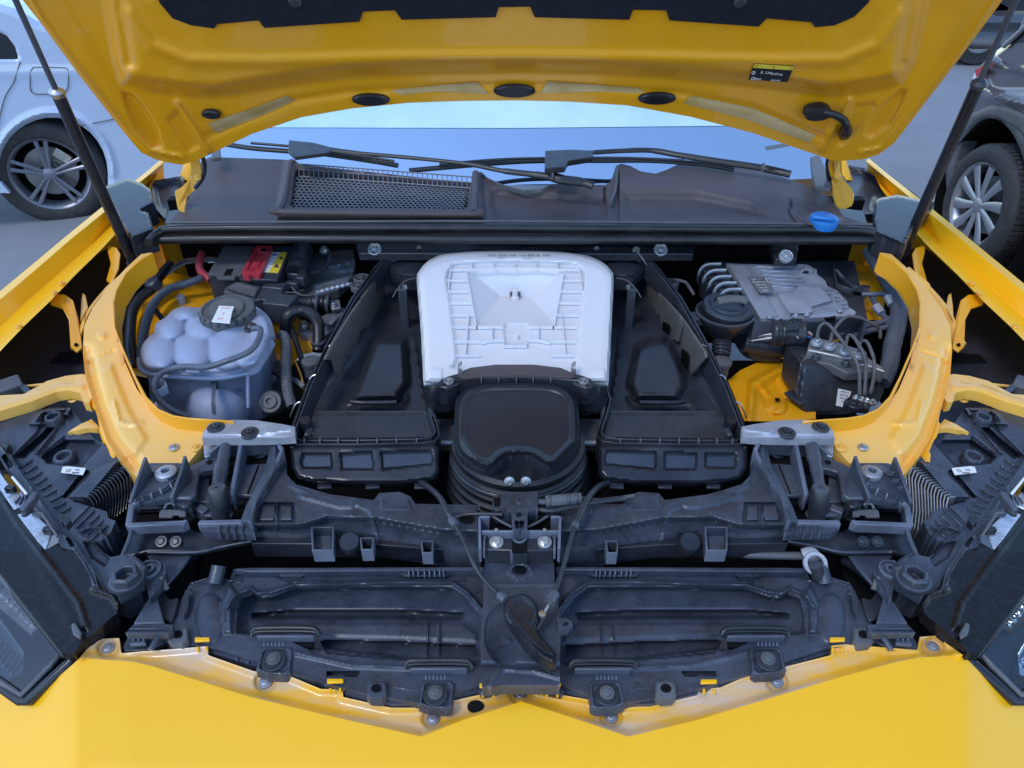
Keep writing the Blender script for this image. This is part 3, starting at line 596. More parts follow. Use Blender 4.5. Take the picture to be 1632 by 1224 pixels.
# ---------------------------------------------------------------- air filter housings
def vplane(a, b):
    a, b = P(*a), P(*b); d = b-a; n = Vector((d.y, -d.x, 0)); return on_plane(a, n), n.normalized()
for s, f in SIDES:
    AB = part_empty('air_filter_housing', CAR, P(*one(f, (580, 650, .9))), 'open black air filter housing on the %s of the white cover' % side(s))
    rim = [(700, 612), (690, 618), (684, 634), (690, 656), (698, 678), (700, 694), (692, 702), (672, 705), (560, 707), (472, 707), (461, 700), (464, 684), (472, 662), (490, 612), (527, 536), (561, 474), (600, 422), (612, 410), (625, 406), (690, 404)]
    zrim = lambda a, b: .975+(705-b)*.00018
    fr = f([(a, b, zrim(a, b)) for a, b in rim])
    walls('housing_rim', [fr], None, PLG, AB, h=.055, t=.004, bevel=.001)
    inner = [(a+(6 if a < 640 else -6), b-(6 if b > 690 else 0), zrim(a, b)-.004) for a, b in rim[1:-2]]
    walls('groove_rim', [f(inner)], None, PLA, AB, h=.05, t=.003, bevel=.0008)
    bm = bmesh.new()
    for x in (485, 510, 539, 570, 601, 632, 664): wall_bm(bm, W3(f([(x, 698, .9745), (x-.5, 706, .9745)])), .01, .0018)
    fin(bm, 'groove_rib', PLA, AB)
    floor = [(470, 705), (478, 690), (500, 640), (535, 560), (570, 490), (612, 425), (640, 408), (705, 405), (712, 600), (690, 630), (700, 690), (695, 703)]
    zfl = lambda x, y: .905+(705-y)*.0001
    blk = [(590, 540), (604, 534), (645, 534), (652, 542), (656, 612), (641, 634), (636, 643), (560, 645), (555, 634)] if not s else mx([(590, 540), (604, 534), (645, 534), (652, 542), (656, 612), (641, 634), (636, 643), (560, 645), (555, 634)])
    if s: blk = [(1009, 549), (1030, 538), (1057, 533), (1075, 545), (1092, 580), (1100, 618), (1088, 634), (1084, 643), (1012, 643), (1006, 634), (996, 615)]
    relief('housing_floor', f(floor), zfl, PLA, AB, step=3, skirt=0, ang=50, feats=[('in', blk, .034, 15), ('line', f([(552, 650), (590, 648), (640, 646), (648, 638)]), -.005, 4), ('line', f([(500, 648), (560, 560), (600, 480)]), .006, 8), ('dome', one(f, (545, 500)), .012, 40, 60), ('line', f([(660, 540), (668, 600), (676, 640)]), .004, 3)])
    tube('moulded_lip', W3(f([(560, 640, .936), (580, 642, .936), (632, 641, .936)])), .0045, PLG, AB)
    relief('housing_shelf', f([(506, 655), (681, 655), (688, 672), (694, 696), (482, 699), (490, 680)]), lambda x, y: .955+0*x, PLA, AB, step=3, skirt=.03, feats=[('line', f([(508, 657), (680, 657)]), .0025, 1.8), ('line', f([(678, 657), (688, 690)]), .002, 2), ('dome', one(f, (488, 680)), .010, 12, 18)])
    # side foam sheets
    mpF, nF = vplane(*f([(610, 432, .995), (512, 604, .985)])) if not s else vplane(*f([(610, 432, .995), (512, 604, .985)])[::-1])
    if not s: pieces = ([(611, 433), (606, 434), (577, 476), (585, 500), (589, 535), (596, 528), (601, 518), (609, 505), (617, 503)], [(576, 478), (557, 505), (559, 530), (562, 552), (570, 545), (575, 528), (584, 522), (586, 505)], [(556, 507), (531, 548), (519, 573), (532, 575), (535, 590), (541, 604), (544, 597), (544, 580), (551, 565), (556, 572), (561, 552), (559, 530)])
    else: pieces = ([(1029, 434), (1030, 450), (1026, 500), (1044, 525), (1053, 480), (1050, 466)], [(1051, 468), (1054, 482), (1048, 533), (1080, 545), (1087, 520), (1085, 505)], [(1087, 508), (1089, 522), (1083, 556), (1101, 598), (1124, 570), (1122, 560)])
    for q in pieces: plate('foam_sheet', q, 0, FOAM, AB, t=.006, mp=lambda a, b, h: mpF(a, b, 0), d=tuple(nF*(1 if nF.x*(1 if s else -1) > 0 else -1)), bevel=.0015)
    if s:
        for q in ([(1061, 512), (1073, 520), (1070, 533), (1060, 526)], [(1091, 555), (1103, 565), (1100, 592), (1090, 575)]): plate('foam_window', q, 0, VOID, AB, t=.001, mp=lambda a, b, h: mpF(a, b, 0)-Vector((.0065, 0, 0)), d=(0, 0, 1), bevel=0)
    # clips along outer rim
    for t_ in (.12, .33, .55, .75, .93):
        a = 606+(470-606)*t_; b = 424+(664-424)*t_ ; a -= 9
        tube('rim_clip', W3(f([(a+8, b-7, 1.0), (a, b-2, .995), (a-7, b+14, .975), (a-8, b+18, .965)])), .0014, STL, AB, sides=6)
    # front tray with mouldings
    F0 = P(*one(f, (580, 711, .968))); mpT = on_plane(F0, (0, -.45, .89)); nT = Vector((0, -.45, .89)).normalized()
    tray = f([(462, 712), (470, 709), (690, 708), (698, 713), (699, 752), (690, 764), (640, 770), (560, 770), (500, 768), (474, 762), (464, 745)])
    wins = [f(q) for q in ([(480, 721), (530, 720), (531, 747), (482, 748), (477, 735)], [(540, 720), (595, 718), (597, 750), (543, 750)], [(605, 717), (688, 716), (692, 730), (690, 742), (608, 750)])]
    relief('front_tray', tray, 0., PLG, AB, mp=mpT, step=2.5, skirt=.02, mdir=tuple(-nT), feats=[('in', tray, .006, 5)]+[('in', w_, -.012, 5) for w_ in wins], ang=40)
    for w_ in wins:
        cx = sum(a for a, b in w_)/len(w_); cy = sum(b for a, b in w_)/len(w_)
        plate('tray_window', [(cx+(a-cx)*.95, cy+(b-cy)*.93) for a, b in w_], -.0045, GLO, AB, t=.002, mp=mpT, bevel=.0008)
    for x in (517, 594, 671): plate('tray_tab', f([(x-11, 764), (x+11, 763), (x+11, 777), (x-11, 778)]), .93, PLA, AB, t=.004)
    # inside back: post and thin hose
    box('inner_post', P(*one(f, (644, 492, .97))), (.018, .012, .10), PLA, AB); tube('thin_hose', W3(f([(626, 474, .985), (634, 460, 1.0), (648, 447, 1.01), (664, 443, 1.01)])), .0016, GREY, AB, sides=8)
    lathe('post_screw', P(*one(f, (645, 457, 1.022))), (0, 0, 1), [(.005, -.004), (.005, .003), (0, .003)], STL, AB, n=10)
    relief('back_pocket', f([(612, 408), (640, 402), (690, 402), (672, 430), (668, 450), (640, 450), (620, 430)]), lambda x, y: 1.0+0*x, PLG, AB, step=4, skirt=.02, feats=[('dome', one(f, (655, 420)), .02, 34, 24)])
    lathe('pin', P(*one(f, (488, 676, .965))), (0, -.2, 1), [(.012, -.03), (.012, .006), (.009, .012), (0, .014)], PLG, AB, n=20)
# dark boxes and metal that close the bay beneath the housings
plate('cross_tube', [(692, 664), (960, 664), (960, 704), (692, 704)], .925, ALD, CAR, t=.03, bevel=.01, label='dull metal cross tube showing beside the intake')
tube('cross_tube_edge', [P(690, 706, .925), P(960, 706, .925)], .007, ALD, CAR)
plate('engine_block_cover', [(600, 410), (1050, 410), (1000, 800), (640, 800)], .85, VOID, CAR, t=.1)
# ---------------------------------------------------------------- intake elbow
EL = part_empty('intake_elbow', CAR, P(826, 690, .95), 'domed black rubber intake elbow in front of the white cover')
eo = [(724, 700), (725, 650), (729, 632), (741, 616), (764, 607), (791, 604), (820, 603), (860, 604), (885, 607), (905, 616), (918, 632), (922, 650), (923, 700), (917, 714), (899, 731), (886, 743), (876, 745), (866, 741), (851, 731), (838, 727), (812, 727), (800, 733), (788, 745), (777, 750), (764, 747), (738, 730), (728, 716)]
ei = [(738, 690), (740, 650), (748, 632), (764, 622), (791, 618), (860, 618), (888, 623), (904, 634), (910, 650), (912, 690), (904, 708), (884, 728), (872, 730), (855, 720), (838, 716), (812, 716), (796, 720), (780, 733), (764, 730), (744, 712)]
eo, ei = sm(eo), sm(ei)
relief('elbow_top', eo, lambda x, y: 1.0-(y-650)*.00012, ELB, EL, step=2.2, skirt=.03, ang=45, label='smooth domed top plate', feats=[('in', eo, .016, 9), ('in', ei, -.0035, 5), ('dome', (826, 670), .012, 110, 90), ('line', [(736, 700), (765, 738), (778, 740), (800, 724), (825, 718), (851, 722), (872, 736), (886, 733), (912, 705)], .003, 3)])
plate('moulded_dot', rrect(764, 616, 771, 622, 1), 1.012, VOID, EL, t=.002); plate('moulded_dot', rrect(875, 616, 882, 622, 1), 1.012, VOID, EL, t=.002)
bm = bmesh.new(); c0 = P(826, 709, .965); prof = []
for k in range(6): prof += [(.105+.0030*k, .012-.016*k), (.112+.0030*k, .008-.016*k), (.112+.0030*k, .001-.016*k), (.104+.0030*k, -.003-.016*k)]
lathe_bm(bm, c0, (0, 0, 1), [(0, .012)]+prof, 56); fin(bm, 'rubber_bellows', RUB, EL, ang=25)
tube('clamp_band', [c0+Vector((.115*math.cos(a), .115*math.sin(a), -.012)) for a in np.linspace(math.pi*1.05, math.pi*1.95, 24)], .004, PLA, EL, flat=.3)
for q in ([(726, 716), (730, 730), (742, 742), (756, 750)], [(924, 716), (918, 730), (906, 742), (893, 750)]): walls('clamp_plate', [[(a, b, .955) for a, b in q]], None, GREY, EL, h=.010, t=.002)
for x in (812, 838): hw('hex', 'clamp_screw', P(x, 768, .978), .0088, STL, EL, axis=(0, -.8, .4))
HB = part_empty('intake_bracket', CAR, P(822, 592, 1.0), 'curved black bracket behind the intake elbow with two metal clips')
relief('bracket_top', [(728, 600), (735, 592), (750, 586), (790, 581), (850, 581), (893, 586), (912, 594), (918, 600), (905, 603), (875, 600), (820, 598), (765, 600), (742, 604)], lambda x, y: 1.034+0*x, COW, HB, step=2.5, skirt=.03, feats=[('dome', (822, 595), .006, 100, 16)])
walls('bracket_rim', [[(676, 614, 1.03), (690, 614, 1.034), (712, 609, 1.036), (724, 605, 1.036), (760, 602, 1.036), (820, 600, 1.036), (880, 602, 1.036), (920, 605, 1.036), (934, 609, 1.036), (955, 614, 1.034), (968, 614, 1.03)]], None, PLG, HB, h=.06, t=.006)
for q in ([(692, 613), (704, 603), (716, 598), (732, 594), (744, 600), (728, 612), (712, 618)], [(954, 613), (942, 603), (930, 598), (914, 594), (902, 600), (918, 612), (934, 618)]): plate('bracket_lug', q, 1.033, PLG, HB, t=.04, bevel=.003)
walls('rim_rib', [[(x, 597), (x, 604)] for x in (767, 795, 823, 850, 878)], 1.038, GREY, HB, h=.01, t=.0018)
for x in (733, 914):
    tube('metal_clip', [P(x, 578, 1.05), P(x, 586, 1.048), P(x, 594, 1.036), P(x, 603, 1.022)], .0052, ALD, HB, flat=.25, label=None); hw('spoked', 'bright_fastener', P(x+(-18 if x < 800 else 16), 607, 1.036), .0085, ALD, HB)
for x in (708, 937):
    c = P(x, 632, .985); lathe('rubber_mount', c, (0, 0, 1), [(.0165, -.03), (.0165, -.012), (.014, -.011), (.014, -.008), (.0165, -.006), (.0165, .002), (.0145, .0045), (0, .005)], RUB, HB, n=32)
    tube('mount_hose', [P(x-22 if x < 800 else x+22, 612, .99), P(x-28 if x < 800 else x+26, 622, .99), P(x-24 if x < 800 else x+26, 645, .985), P(x-18 if x < 800 else x+22, 662, .98)], .003, PLA, HB)
# ---------------------------------------------------------------- bulkhead fasteners
for px, py in ((597, 397), (1053, 398), (1253, 408)): hw('spoked', 'bulkhead_fastener', P(px, py, 1.05), .0155, ALU, CAR, axis=(0, -.6, .8), spin=px)
for px, py in ((668, 395), (951, 396)): hw('hex', 'bulkhead_bolt', P(px, py, 1.047), .006, GREY, CAR, axis=(0, -.7, .7))
hw('hex', 'bulkhead_bolt', P(1014, 399, 1.047), .009, STL, CAR, axis=(0, -.7, .7)); tube('thin_cable', [P(1016, 402, 1.05), P(1024, 412, 1.045), P(1030, 422, 1.03)], .002, GREY, CAR)
# ---------------------------------------------------------------- battery corner (left)
BAT = part_empty('battery', CAR, P(400, 420, .95), 'dark grey battery with red terminal cover and printed label')
plate('battery_case', [(357, 393), (468, 392), (440, 446), (331, 440)], 1.0, PLA, BAT, t=.14, bevel=.003)
plate('battery_lid', [(357, 392), (405, 392), (384, 438), (377, 438), (373, 443), (347, 443), (343, 437), (331, 436)], 1.008, GREY, BAT, t=.007)
plate('lid_slot', [(361, 429), (372, 428), (368, 438), (356, 439)], 1.009, VOID, BAT, t=.0005, bevel=0)
plate('battery_lid', [(406, 392), (468, 392), (441, 446), (383, 444)], 1.006, PLA, BAT, t=.006)
RC = relief('terminal_cover', [(407, 391), (434, 392), (430, 402), (416, 434), (413, 439), (402, 437), (396, 441), (386, 438), (385, 434)], lambda x, y: 1.016+0*x, RED, BAT, step=1.8, skirt=.012, label='red plastic terminal cover', feats=[('in', [(408, 396), (430, 397), (412, 433), (392, 431)], -.005, 3), ('in', [(404, 414), (419, 414), (412, 430), (398, 429)], .006, 2), ('line', [(411, 400), (427, 401)], .004, 2)])
plate('cover_slot', ell(420, 398, 4.5, 2.2, 12), 1.018, VOID, RC, t=.001, bevel=0)
LB = plate('battery_label', [(431, 401), (446, 402), (428, 434), (416, 433)], 1.0075, LABW, BAT, t=.0006, bevel=0); plate('warning_label', [(446, 402), (458, 402), (443, 435), (428, 434)], 1.0075, LABY, BAT, t=.0006, bevel=0)
lathe('recycle_mark', P(438, 406, 1.0083), Z, [(.006, 0), (.006, .0003), (.0035, .0003), (.0035, 0)], INKBL, LB, n=16)
for k in range(5): text('lettering', ('12V 92Ah', '850A EN', '520A DIN', 'VRLA', 'AGM')[k], 433-k*3.2, 412+k*4.6, .0058, INKBL, LB, z=1.0083, dx=(10, .4))
plate('warning_mark', [(448, 408), (452, 413), (444, 413)], 1.0083, INKB, LB, t=.0002, bevel=0); plate('warning_mark', [(441, 420), (445, 426), (436, 426)], 1.0083, INKB, LB, t=.0002, bevel=0)
FB = relief('fuse_box', [(376, 446), (417, 457), (408, 478), (402, 481), (357, 466), (358, 461)], lambda x, y: .985+0*x, GREY, CAR, step=2, skirt=.03, feats=[('in', [(376, 446), (417, 457), (406, 477), (358, 461)], .012, 3), ('in', [(379, 452), (410, 460), (403, 471), (366, 459)], -.002, 2)], label='small grey fuse box below the battery')
tube('box_clasp', [P(357, 466, .992), P(380, 474, .992), P(400, 480, .992), P(415, 478, .99), P(420, 470, .985)], .0016, GREY, FB)
tube('red_cable', [P(322, 405, 1.0), P(318, 420, 1.0), P(320, 432, .99), P(328, 440, .985), P(336, 446, .98)], .0095, REDW, CAR, label='thick red battery cable')
for d in (0, 3, 6): tube('thin_cable', [P(344, 411+d*.6, 1.0), P(320, 411+d, 1.0), P(296, 414+d, .995), P(280, 422+d, .99), P(268, 432+d, .98)], .0024, [mat('brown_cable', (.12, .05, .05), .5), PLA, GREY][d//3], CAR)
plate('cable_lug', [(332, 411), (345, 409), (345, 417), (331, 418)], 1.005, STL, CAR, t=.003)
tube('thick_hose', [P(272, 422, .985), P(255, 440, .98), P(242, 460, .975), P(224, 475, .97), P(212, 494, .96), P(208, 520, .95), P(208, 555, .94), P(216, 585, .92)], .0115, RUB, CAR)
lathe('hose_joint', P(244, 452, .985), (-.3, -.3, .9), [(.017, -.012), (.017, .008), (.012, .012), (0, .012)], PLA, CAR, n=20)
tube('corrugated_hose', [P(322, 443, .985), P(298, 452, .98), P(273, 459, .975), P(254, 473, .97), P(240, 493, .965), P(231, 522, .955), P(226, 556, .945), P(226, 580, .93)], .0088, HOS, CAR, ridge=.10, rp=.0052, ang=25, label='grey corrugated hose beside the coolant tank')
tube('thin_hose', [P(246, 492, .95), P(256, 505, .945), P(270, 520, .94)], .006, PLA, CAR)
relief('strut_tower', [(206, 590), (208, 500), (218, 470), (262, 432), (300, 440), (322, 452), (345, 462), (352, 478), (300, 500), (270, 560), (250, 600)], lambda x, y: .915+(600-y)*.00012, YIN, CAR, step=4, skirt=.01, feats=[('line', [(262, 445), (300, 452), (345, 470)], .006, 5), ('dome', (300, 490), .012, 50, 30), ('line', [(225, 480), (225, 580)], .006, 5)], label='yellow strut tower top under the hoses')
lathe('tower_stud', P(291, 484, .94), Z, [(.0095, -.01), (.0095, .018), (.0085, .021), (0, .021)], ALU, CAR, n=20)
relief('bay_side_panel', [(425, 500), (452, 508), (470, 505), (502, 520), (505, 560), (478, 566), (452, 600), (425, 590)], lambda x, y: .90+0*x, YIN, CAR, step=4, skirt=0, feats=[('line', [(430, 520), (460, 545), (500, 545)], .008, 6), ('dome', (440, 560), .01, 16, 16)])
for q in ([(322, 432), (352, 445), (346, 462), (318, 450)],): plate('tower_flange', q, .93, YIN, CAR)
# coolant tank
CT = part_empty('coolant_tank', CAR, P(330, 560, .95), 'milky blue bulging coolant tank with a black cap')
to = [(222, 578), (225, 553), (237, 537), (246, 528), (248, 516), (260, 508), (267, 503), (274, 495), (291, 489), (319, 490), (332, 484), (349, 480), (383, 478), (406, 487), (424, 500), (433, 514), (436, 530), (433, 548), (420, 570), (408, 586), (378, 594), (346, 599), (291, 597), (240, 593), (228, 588)]
lobes = [(253, 562, 32, 29), (306, 560, 33, 31), (363, 556, 36, 33), (270, 522, 27, 22), (323, 522, 30, 23), (372, 526, 30, 24), (296, 499, 24, 14), (412, 520, 28, 28), (400, 560, 30, 30), (345, 496, 30, 14)]
def lump(x, y, z):
    S = 0*x
    for cx, cy, rx, ry in lobes:
        q = np.clip(1-((x-cx)/rx/1.04)**2-((y-cy)/ry/1.06)**2, 0, 1); S = S + np.power(np.sqrt(q), 5.5)
    return z + .025*np.power(S, 1/5.5)
to = sm(to)
relief('tank_top', to, lambda x, y: .985+(590-y)*.0001, TNK, CT, step=2.0, skirt=.012, ang=180, feats=[('in', to, .012, 10), lump, ('in', ell(363, 497, 44, 22, 24), -.012, 10)])
tube('tank_seam', [P(a, b, .983) for a, b in [(221, 572), (223, 586), (232, 594), (260, 599), (291, 601), (346, 603), (380, 598), (409, 589), (424, 570), (436, 548)]], .0042, TNK, CT)
low = [(225, 585), (240, 596), (291, 599), (346, 601), (378, 597), (408, 588), (424, 568), (434, 545), (420, 500), (300, 500), (240, 550)]
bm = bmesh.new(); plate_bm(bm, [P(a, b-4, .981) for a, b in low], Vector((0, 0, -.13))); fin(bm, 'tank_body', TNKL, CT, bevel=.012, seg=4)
for q in ([(240, 600), (243, 640)], [(395, 597), (396, 650)]): tube('body_rib', [P(q[0][0], q[0][1], .98), P(q[1][0], q[1][1], .93)], .004, TNKL, CT)
text('lettering', 'MAX', 368, 607, .008, GREY, CT, z=.975); text('lettering', 'MIN', 380, 622, .007, GREY, CT, mp=on_plane(P(380, 600, .97), (0, -1, .2)), z=.001)
lathe('small_tank', P(350, 652, .89), (0, 0, 1), [(.062*math.sin(t), .062*math.cos(t)) for t in np.linspace(math.pi, 0, 20)], TNK, CT, n=36)
tube('tank_strap', [P(343, 606, .965), P(341, 618, .962), P(340, 640, .952), P(341, 660, .93)], .0055, HOS, CT, flat=.4)
lathe('breather', P(342, 606, .965), Z, [(.008, -.02), (.008, .004), (.005, .006), (.005, .014), (.007, .016), (.006, .020), (0, .020)], HOS, CT, n=16)
c = P(363, 499, 1.034); CAP = lathe('tank_cap', c, (0, -.1, 1), [(.052, -.012), (.055, 0), (.053, .010), (.047, .013), (.045, .009), (.036, .008), (.033, .015), (.016, .017), (0, .017)], GREY, CT, n=40, label='round black screw cap')
bm = bmesh.new()
for k in range(20):
    a = k*2*math.pi/20; M = Matrix.Rotation(a, 3, 'Z'); box_bm(bm, c+M@Vector((.0515, 0, .002)), (.006, .007, .014), M)
fin(bm, 'grip_teeth', PLA, CAP, bevel=.001)
LB2 = plate('cap_label', [(349, 487), (373, 488), (369, 500), (366, 515), (337, 512), (342, 502)], 1.056, LABW, CAP, t=.002, bevel=.0005)
text('lettering', 'WARNING', 360, 491, .0042, INKR, LB2, z=1.0565); text('lettering', '!', 356, 500, .013, INKR, LB2, z=1.0565); text('lettering', 'G13', 351, 508, .006, INKR, LB2, z=1.0565)
tube('overflow_hose', [P(a, b, z+(.014 if b < 590 and a > 270 else .004)) for a, b, z in ((402, 524, 1.032), (413, 523, 1.035), (415, 530, 1.034), (410, 545, 1.03), (402, 556, 1.027), (390, 564, 1.025), (362, 575, 1.02), (328, 585, 1.01), (298, 584, 1.005), (276, 587, 1.0), (256, 596, .995), (246, 611, .99), (247, 626, .98), (258, 641, .97), (274, 653, .96), (300, 664, .94))], .0056, HOS, CT, label='thin grey overflow hose looped over the tank')
lathe('hose_socket', P(401, 526, 1.022), (0.2, -.1, 1), [(.014, -.012), (.014, .004), (.010, .006), (.010, .012), (.006, .016), (0, .016)], PLA, CT, n=20)
plate('hose_bracket', [(294, 578), (317, 577), (317, 591), (295, 590)], 1.012, TNK, CT, t=.006); walls('hose_bracket', [[(245, 602), (262, 604), (264, 614), (250, 622), (240, 616)]], .985, TNK, CT, h=.018, t=.003)
walls('bracket_post', [[(x, 562), (x, 578)] for x in (305, 311, 317)], 1.018, TNK, CT, h=.008, t=.0016)
# things between tank and filter housing
MET = relief('metal_shield', [(462, 388), (562, 388), (566, 420), (562, 440), (540, 462), (500, 474), (468, 470), (452, 440)], lambda x, y: .945+0*x, ALD, CAR, step=3, skirt=.02, feats=[('line', [(500, 455), (520, 449), (563, 439)], .006, 4), ('line', [(520, 425), (566, 415)], .003, 2), ('dome', (545, 405), .01, 40, 30)], label='dull metal heat shield next to the battery')
tube('spring_sleeve', [P(505, 467, .985), P(525, 461, .985), P(545, 456, .985), P(560, 452, .985)], .005, ALU, CAR, ridge=.2, rp=.012, sides=10)
tube('big_plug', [P(482, 400, 1.0), P(478, 415, .998), P(474, 432, .99)], .026, PLA, CAR, sides=20); tube('plug_collar', [P(478, 424, .998), P(473, 436, .99)], .0285, PLG, CAR, sides=20)
tube('earth_strap', [P(515, 398, 1.0), P(523, 410, .995), P(518, 425, .985), P(506, 434, .98), P(492, 434, .985)], .009, PLA, CAR, flat=.5); hw('hex', 'strap_nut', P(517, 398, 1.012), .012, GREY, CAR); hw('hex', 'strap_nut', P(518, 398, 1.014), .007, STL, CAR)
for c_, s_ in (((471, 441), (.03, .03, .03)), ((482, 446), (.022, .03, .026)), ((466, 455), (.03, .016, .02)), ((424, 478), (.07, .05, .03)), ((450, 492), (.06, .05, .05)), ((440, 466), (.05, .03, .04))): box('wiring_connector', P(*c_, .975), s_, PLA, CAR, M=Matrix.Rotation(-.2, 3, 'Z'), bevel=.003)
tube('connector_boot', [P(472, 484, .965), P(492, 484, .965), P(508, 482, .965), P(524, 484, .96)], .0165, RUB, CAR, ridge=.06, rp=.008, sides=18)
for x in (506, 523): lathe('boot_ring', P(x, 484, .965), (1, 0, -.1), [(.020, -.003), (.021, 0), (.020, .003), (.012, .003)], PLA, CAR, n=24)
tube('loose_wire', [P(428, 462, .98), P(446, 466, .98), P(462, 466, .982), P(478, 468, .98)], .0014, GREY, CAR, sides=6); tube('loose_wire', [P(466, 458, .99), P(472, 466, .99), P(484, 471, .985), P(500, 470, .98)], .0025, GREY, CAR, sides=8)
for px, py in ((572, 455), (576, 443)): hw('spoked', 'round_fastener', P(px, py, 1.0), .019, GREY, CAR, spin=py)
plate('metal_bracket', [(524, 478), (541, 477), (543, 490), (528, 492)], .965, ALD, CAR); hw('hex', 'bracket_nut', P(532, 486, .968), .008, STL, CAR)
relief('metal_housing', [(508, 507), (524, 498), (548, 490), (552, 500), (536, 522), (520, 534), (505, 530)], lambda x, y: .945+0*x, ALD, CAR, step=3, skirt=.03, feats=[('line', [(512, 525), (530, 515), (545, 498)], .006, 4), ('dome', (525, 510), .012, 16, 10)])
hw('hex', 'housing_nut', P(484, 517, .93), .013, STL, CAR); relief('metal_housing', [(474, 522), (494, 522), (500, 534), (490, 536), (476, 530)], .92, ALU, CAR, step=3, skirt=.02)
tube('bent_hose', [P(a, b, z) for a, b, z in ((455, 540, .93), (455, 515, .965), (460, 503, .98), (470, 497, .985), (483, 496, .985), (497, 501, .985), (506, 514, .98), (508, 532, .965), (507, 560, .94))], .0125, RUB, CAR, sides=16, label='black hose bent over in an upside-down U')
for z_, r_ in ((.955, .0145), (.945, .0150), (.935, .0145)): lathe('hose_cuff', P(507, 546, z_), Z, [(r_, -.003), (r_*1.04, 0), (r_, .003), (0, .003)], PLA, CAR, n=24)
tube('braided_hose', [P(a, b, z) for a, b, z in ((448, 534, .975), (454, 538, .978), (456, 556, .97), (456, 592, .955), (459, 625, .94), (466, 648, .925))], .0105, mat('braided_sleeve', (.06, .065, .075), .6, base2=(.16, .165, .18), nscale=260, lo=.45, hi=.6, bump=.6, bscale=500), CAR, sides=16, label='speckled grey braided hose')
tube('thin_hose', [P(463, 520, .95), P(472, 545, .94), P(480, 570, .93), P(490, 600, .92)], .006, PLA, CAR); tube('yellow_wire', [P(470, 575, .93), P(480, 600, .925), P(484, 620, .92)], .0025, YIN, CAR, sides=8)
lathe('breather_cap', P(496, 577, .965), Z, [(.016, -.03), (.016, -.004), (.019, -.003), (.019, .004), (.016, .006), (0, .007)], GREY, CAR, n=28)
tube('metal_canister', [P(408, 610, .90), P(425, 606, .90), P(452, 600, .90)], .034, PLA, CAR, sides=28); lathe('canister_ring', P(432, 618, .905), (-.1, -.75, .6), [(.036, -.02), (.036, 0), (.030, .004), (.026, -.004), (0, -.006)], PLG, CAR, n=32)
lathe('pump_knob', P(432, 641, .915), (0, -.7, .7), [(.024, -.02), (.024, 0), (.021, .006), (.014, .006), (.013, .010), (.007, .010), (.006, .006), (0, .006)], GREY, CAR, n=28)
tube('alloy_stay', [P(462, 602, .93), P(476, 610, .935), P(484, 616, .935)], .005, ALD, CAR, flat=.4)
# ---------------------------------------------------------------- control unit corner (right)
ecu = [(1157, 419), (1192, 421), (1262, 422), (1264, 425), (1272, 421), (1288, 422), (1302, 430), (1302, 437), (1316, 448), (1318, 456), (1333, 462), (1350, 480), (1352, 488), (1365, 498), (1360, 503), (1300, 506), (1212, 512), (1208, 500)]
fins = []
for i in range(6): fins.append(('line', [(1203+i*4.6, 424.5+i*6.4), (1262+i*4.6, 423.5+i*6.4)], .005, 1.3))
for i in range(6): fins.append(('line', [(1313+i*6, 463+i*5.6), (1332+i*5, 461+i*5.6)], .005, 1.2))
ECU = relief('engine_control_unit', ecu, lambda x, y: .992+(510-y)*.0002, ALU, CAR, step=1.6, skirt=.022, ang=30, label='finned aluminium control unit on a black carrier', feats=fins+[
    ('in', [(1157, 419), (1190, 420), (1242, 505), (1212, 512)], .004, 3), ('in', [(1236, 466), (1262, 464), (1272, 455), (1310, 455), (1330, 480), (1296, 490), (1296, 500), (1258, 502), (1246, 485)], .008, 2.5), ('in', ell(1286, 431, 13, 8), .008, 4), ('in', ell(1284, 434, 6, 3), -.012, 2), ('line', [(1300, 498), (1340, 492)], .004, 2)])
EL2 = plate('unit_label', [(1193, 442), (1222, 441), (1235, 465), (1211, 467)], 1.0135, ALD, ECU, t=.0006, bevel=0)
for k in range(5): text('lettering', ('MED 17.1', '4M0 907 557', '0261 S18', 'HW 04', '8373')[k], 1206+k*3.6, 445+k*4.6, .006, INKW, EL2, z=1.0142, dx=(10, -.3))
text('lettering', 'MADE IN EU', 1222, 446, .005, INKW, EL2, z=1.014, dx=(6, 10), dy=(-10, 3))
for px, py in ((1340, 494), (1227, 504), (1268, 503), (1286, 500)): hw('hex', 'unit_screw', P(px, py, 1.0), .006, ALU, ECU)
walls('unit_carrier', [[(1151, 417), (1205, 512), (1300, 512), (1372, 503), (1382, 512)]], 1.0, PLA, ECU, h=.05, t=.006); plate('unit_carrier', [(1150, 418), (1362, 415), (1384, 512), (1206, 514)], .968, PLA, ECU, t=.02)
plate('carrier_slot', [(1314, 506), (1332, 503), (1332, 510), (1316, 512)], 1.0, VOID, ECU, t=.004, bevel=0); lathe('carrier_eye', P(1206, 518, .975), Z, [(.012, -.004), (.012, .002), (.005, .002), (.004, -.002)], ALD, ECU, n=20)
CO = part_empty('ignition_rail', CAR, P(1135, 445, 1.0), 'row of five curved silver ribs beside the control unit')
for i in range(5):
    dx, dy = i*8.2, i*10.2
    tube('curved_rib', [P(1114+dx, 450+dy*.8, .965), P(1114+dx, 438+dy, 1.0), P(1118+dx, 428+dy, 1.018), P(1128+dx, 422+dy, 1.025), P(1148+dx, 421+dy, 1.025)], .0062, ALU, CO, flat=.55, sides=10)
plate('rail_body', [(1120, 416), (1152, 416), (1204, 500), (1172, 505), (1118, 440)], 1.0, PLA, CO, t=.05, bevel=.004)
for i in range(5): box('rail_block', P(1131+i*8.2, 436+i*10.2, 1.006), (.03, .012, .02), PLG, CO, bevel=.002)
OF = part_empty('oil_filler', CAR, P(1157, 500, .97), 'round black oil filler cap on a corrugated neck')
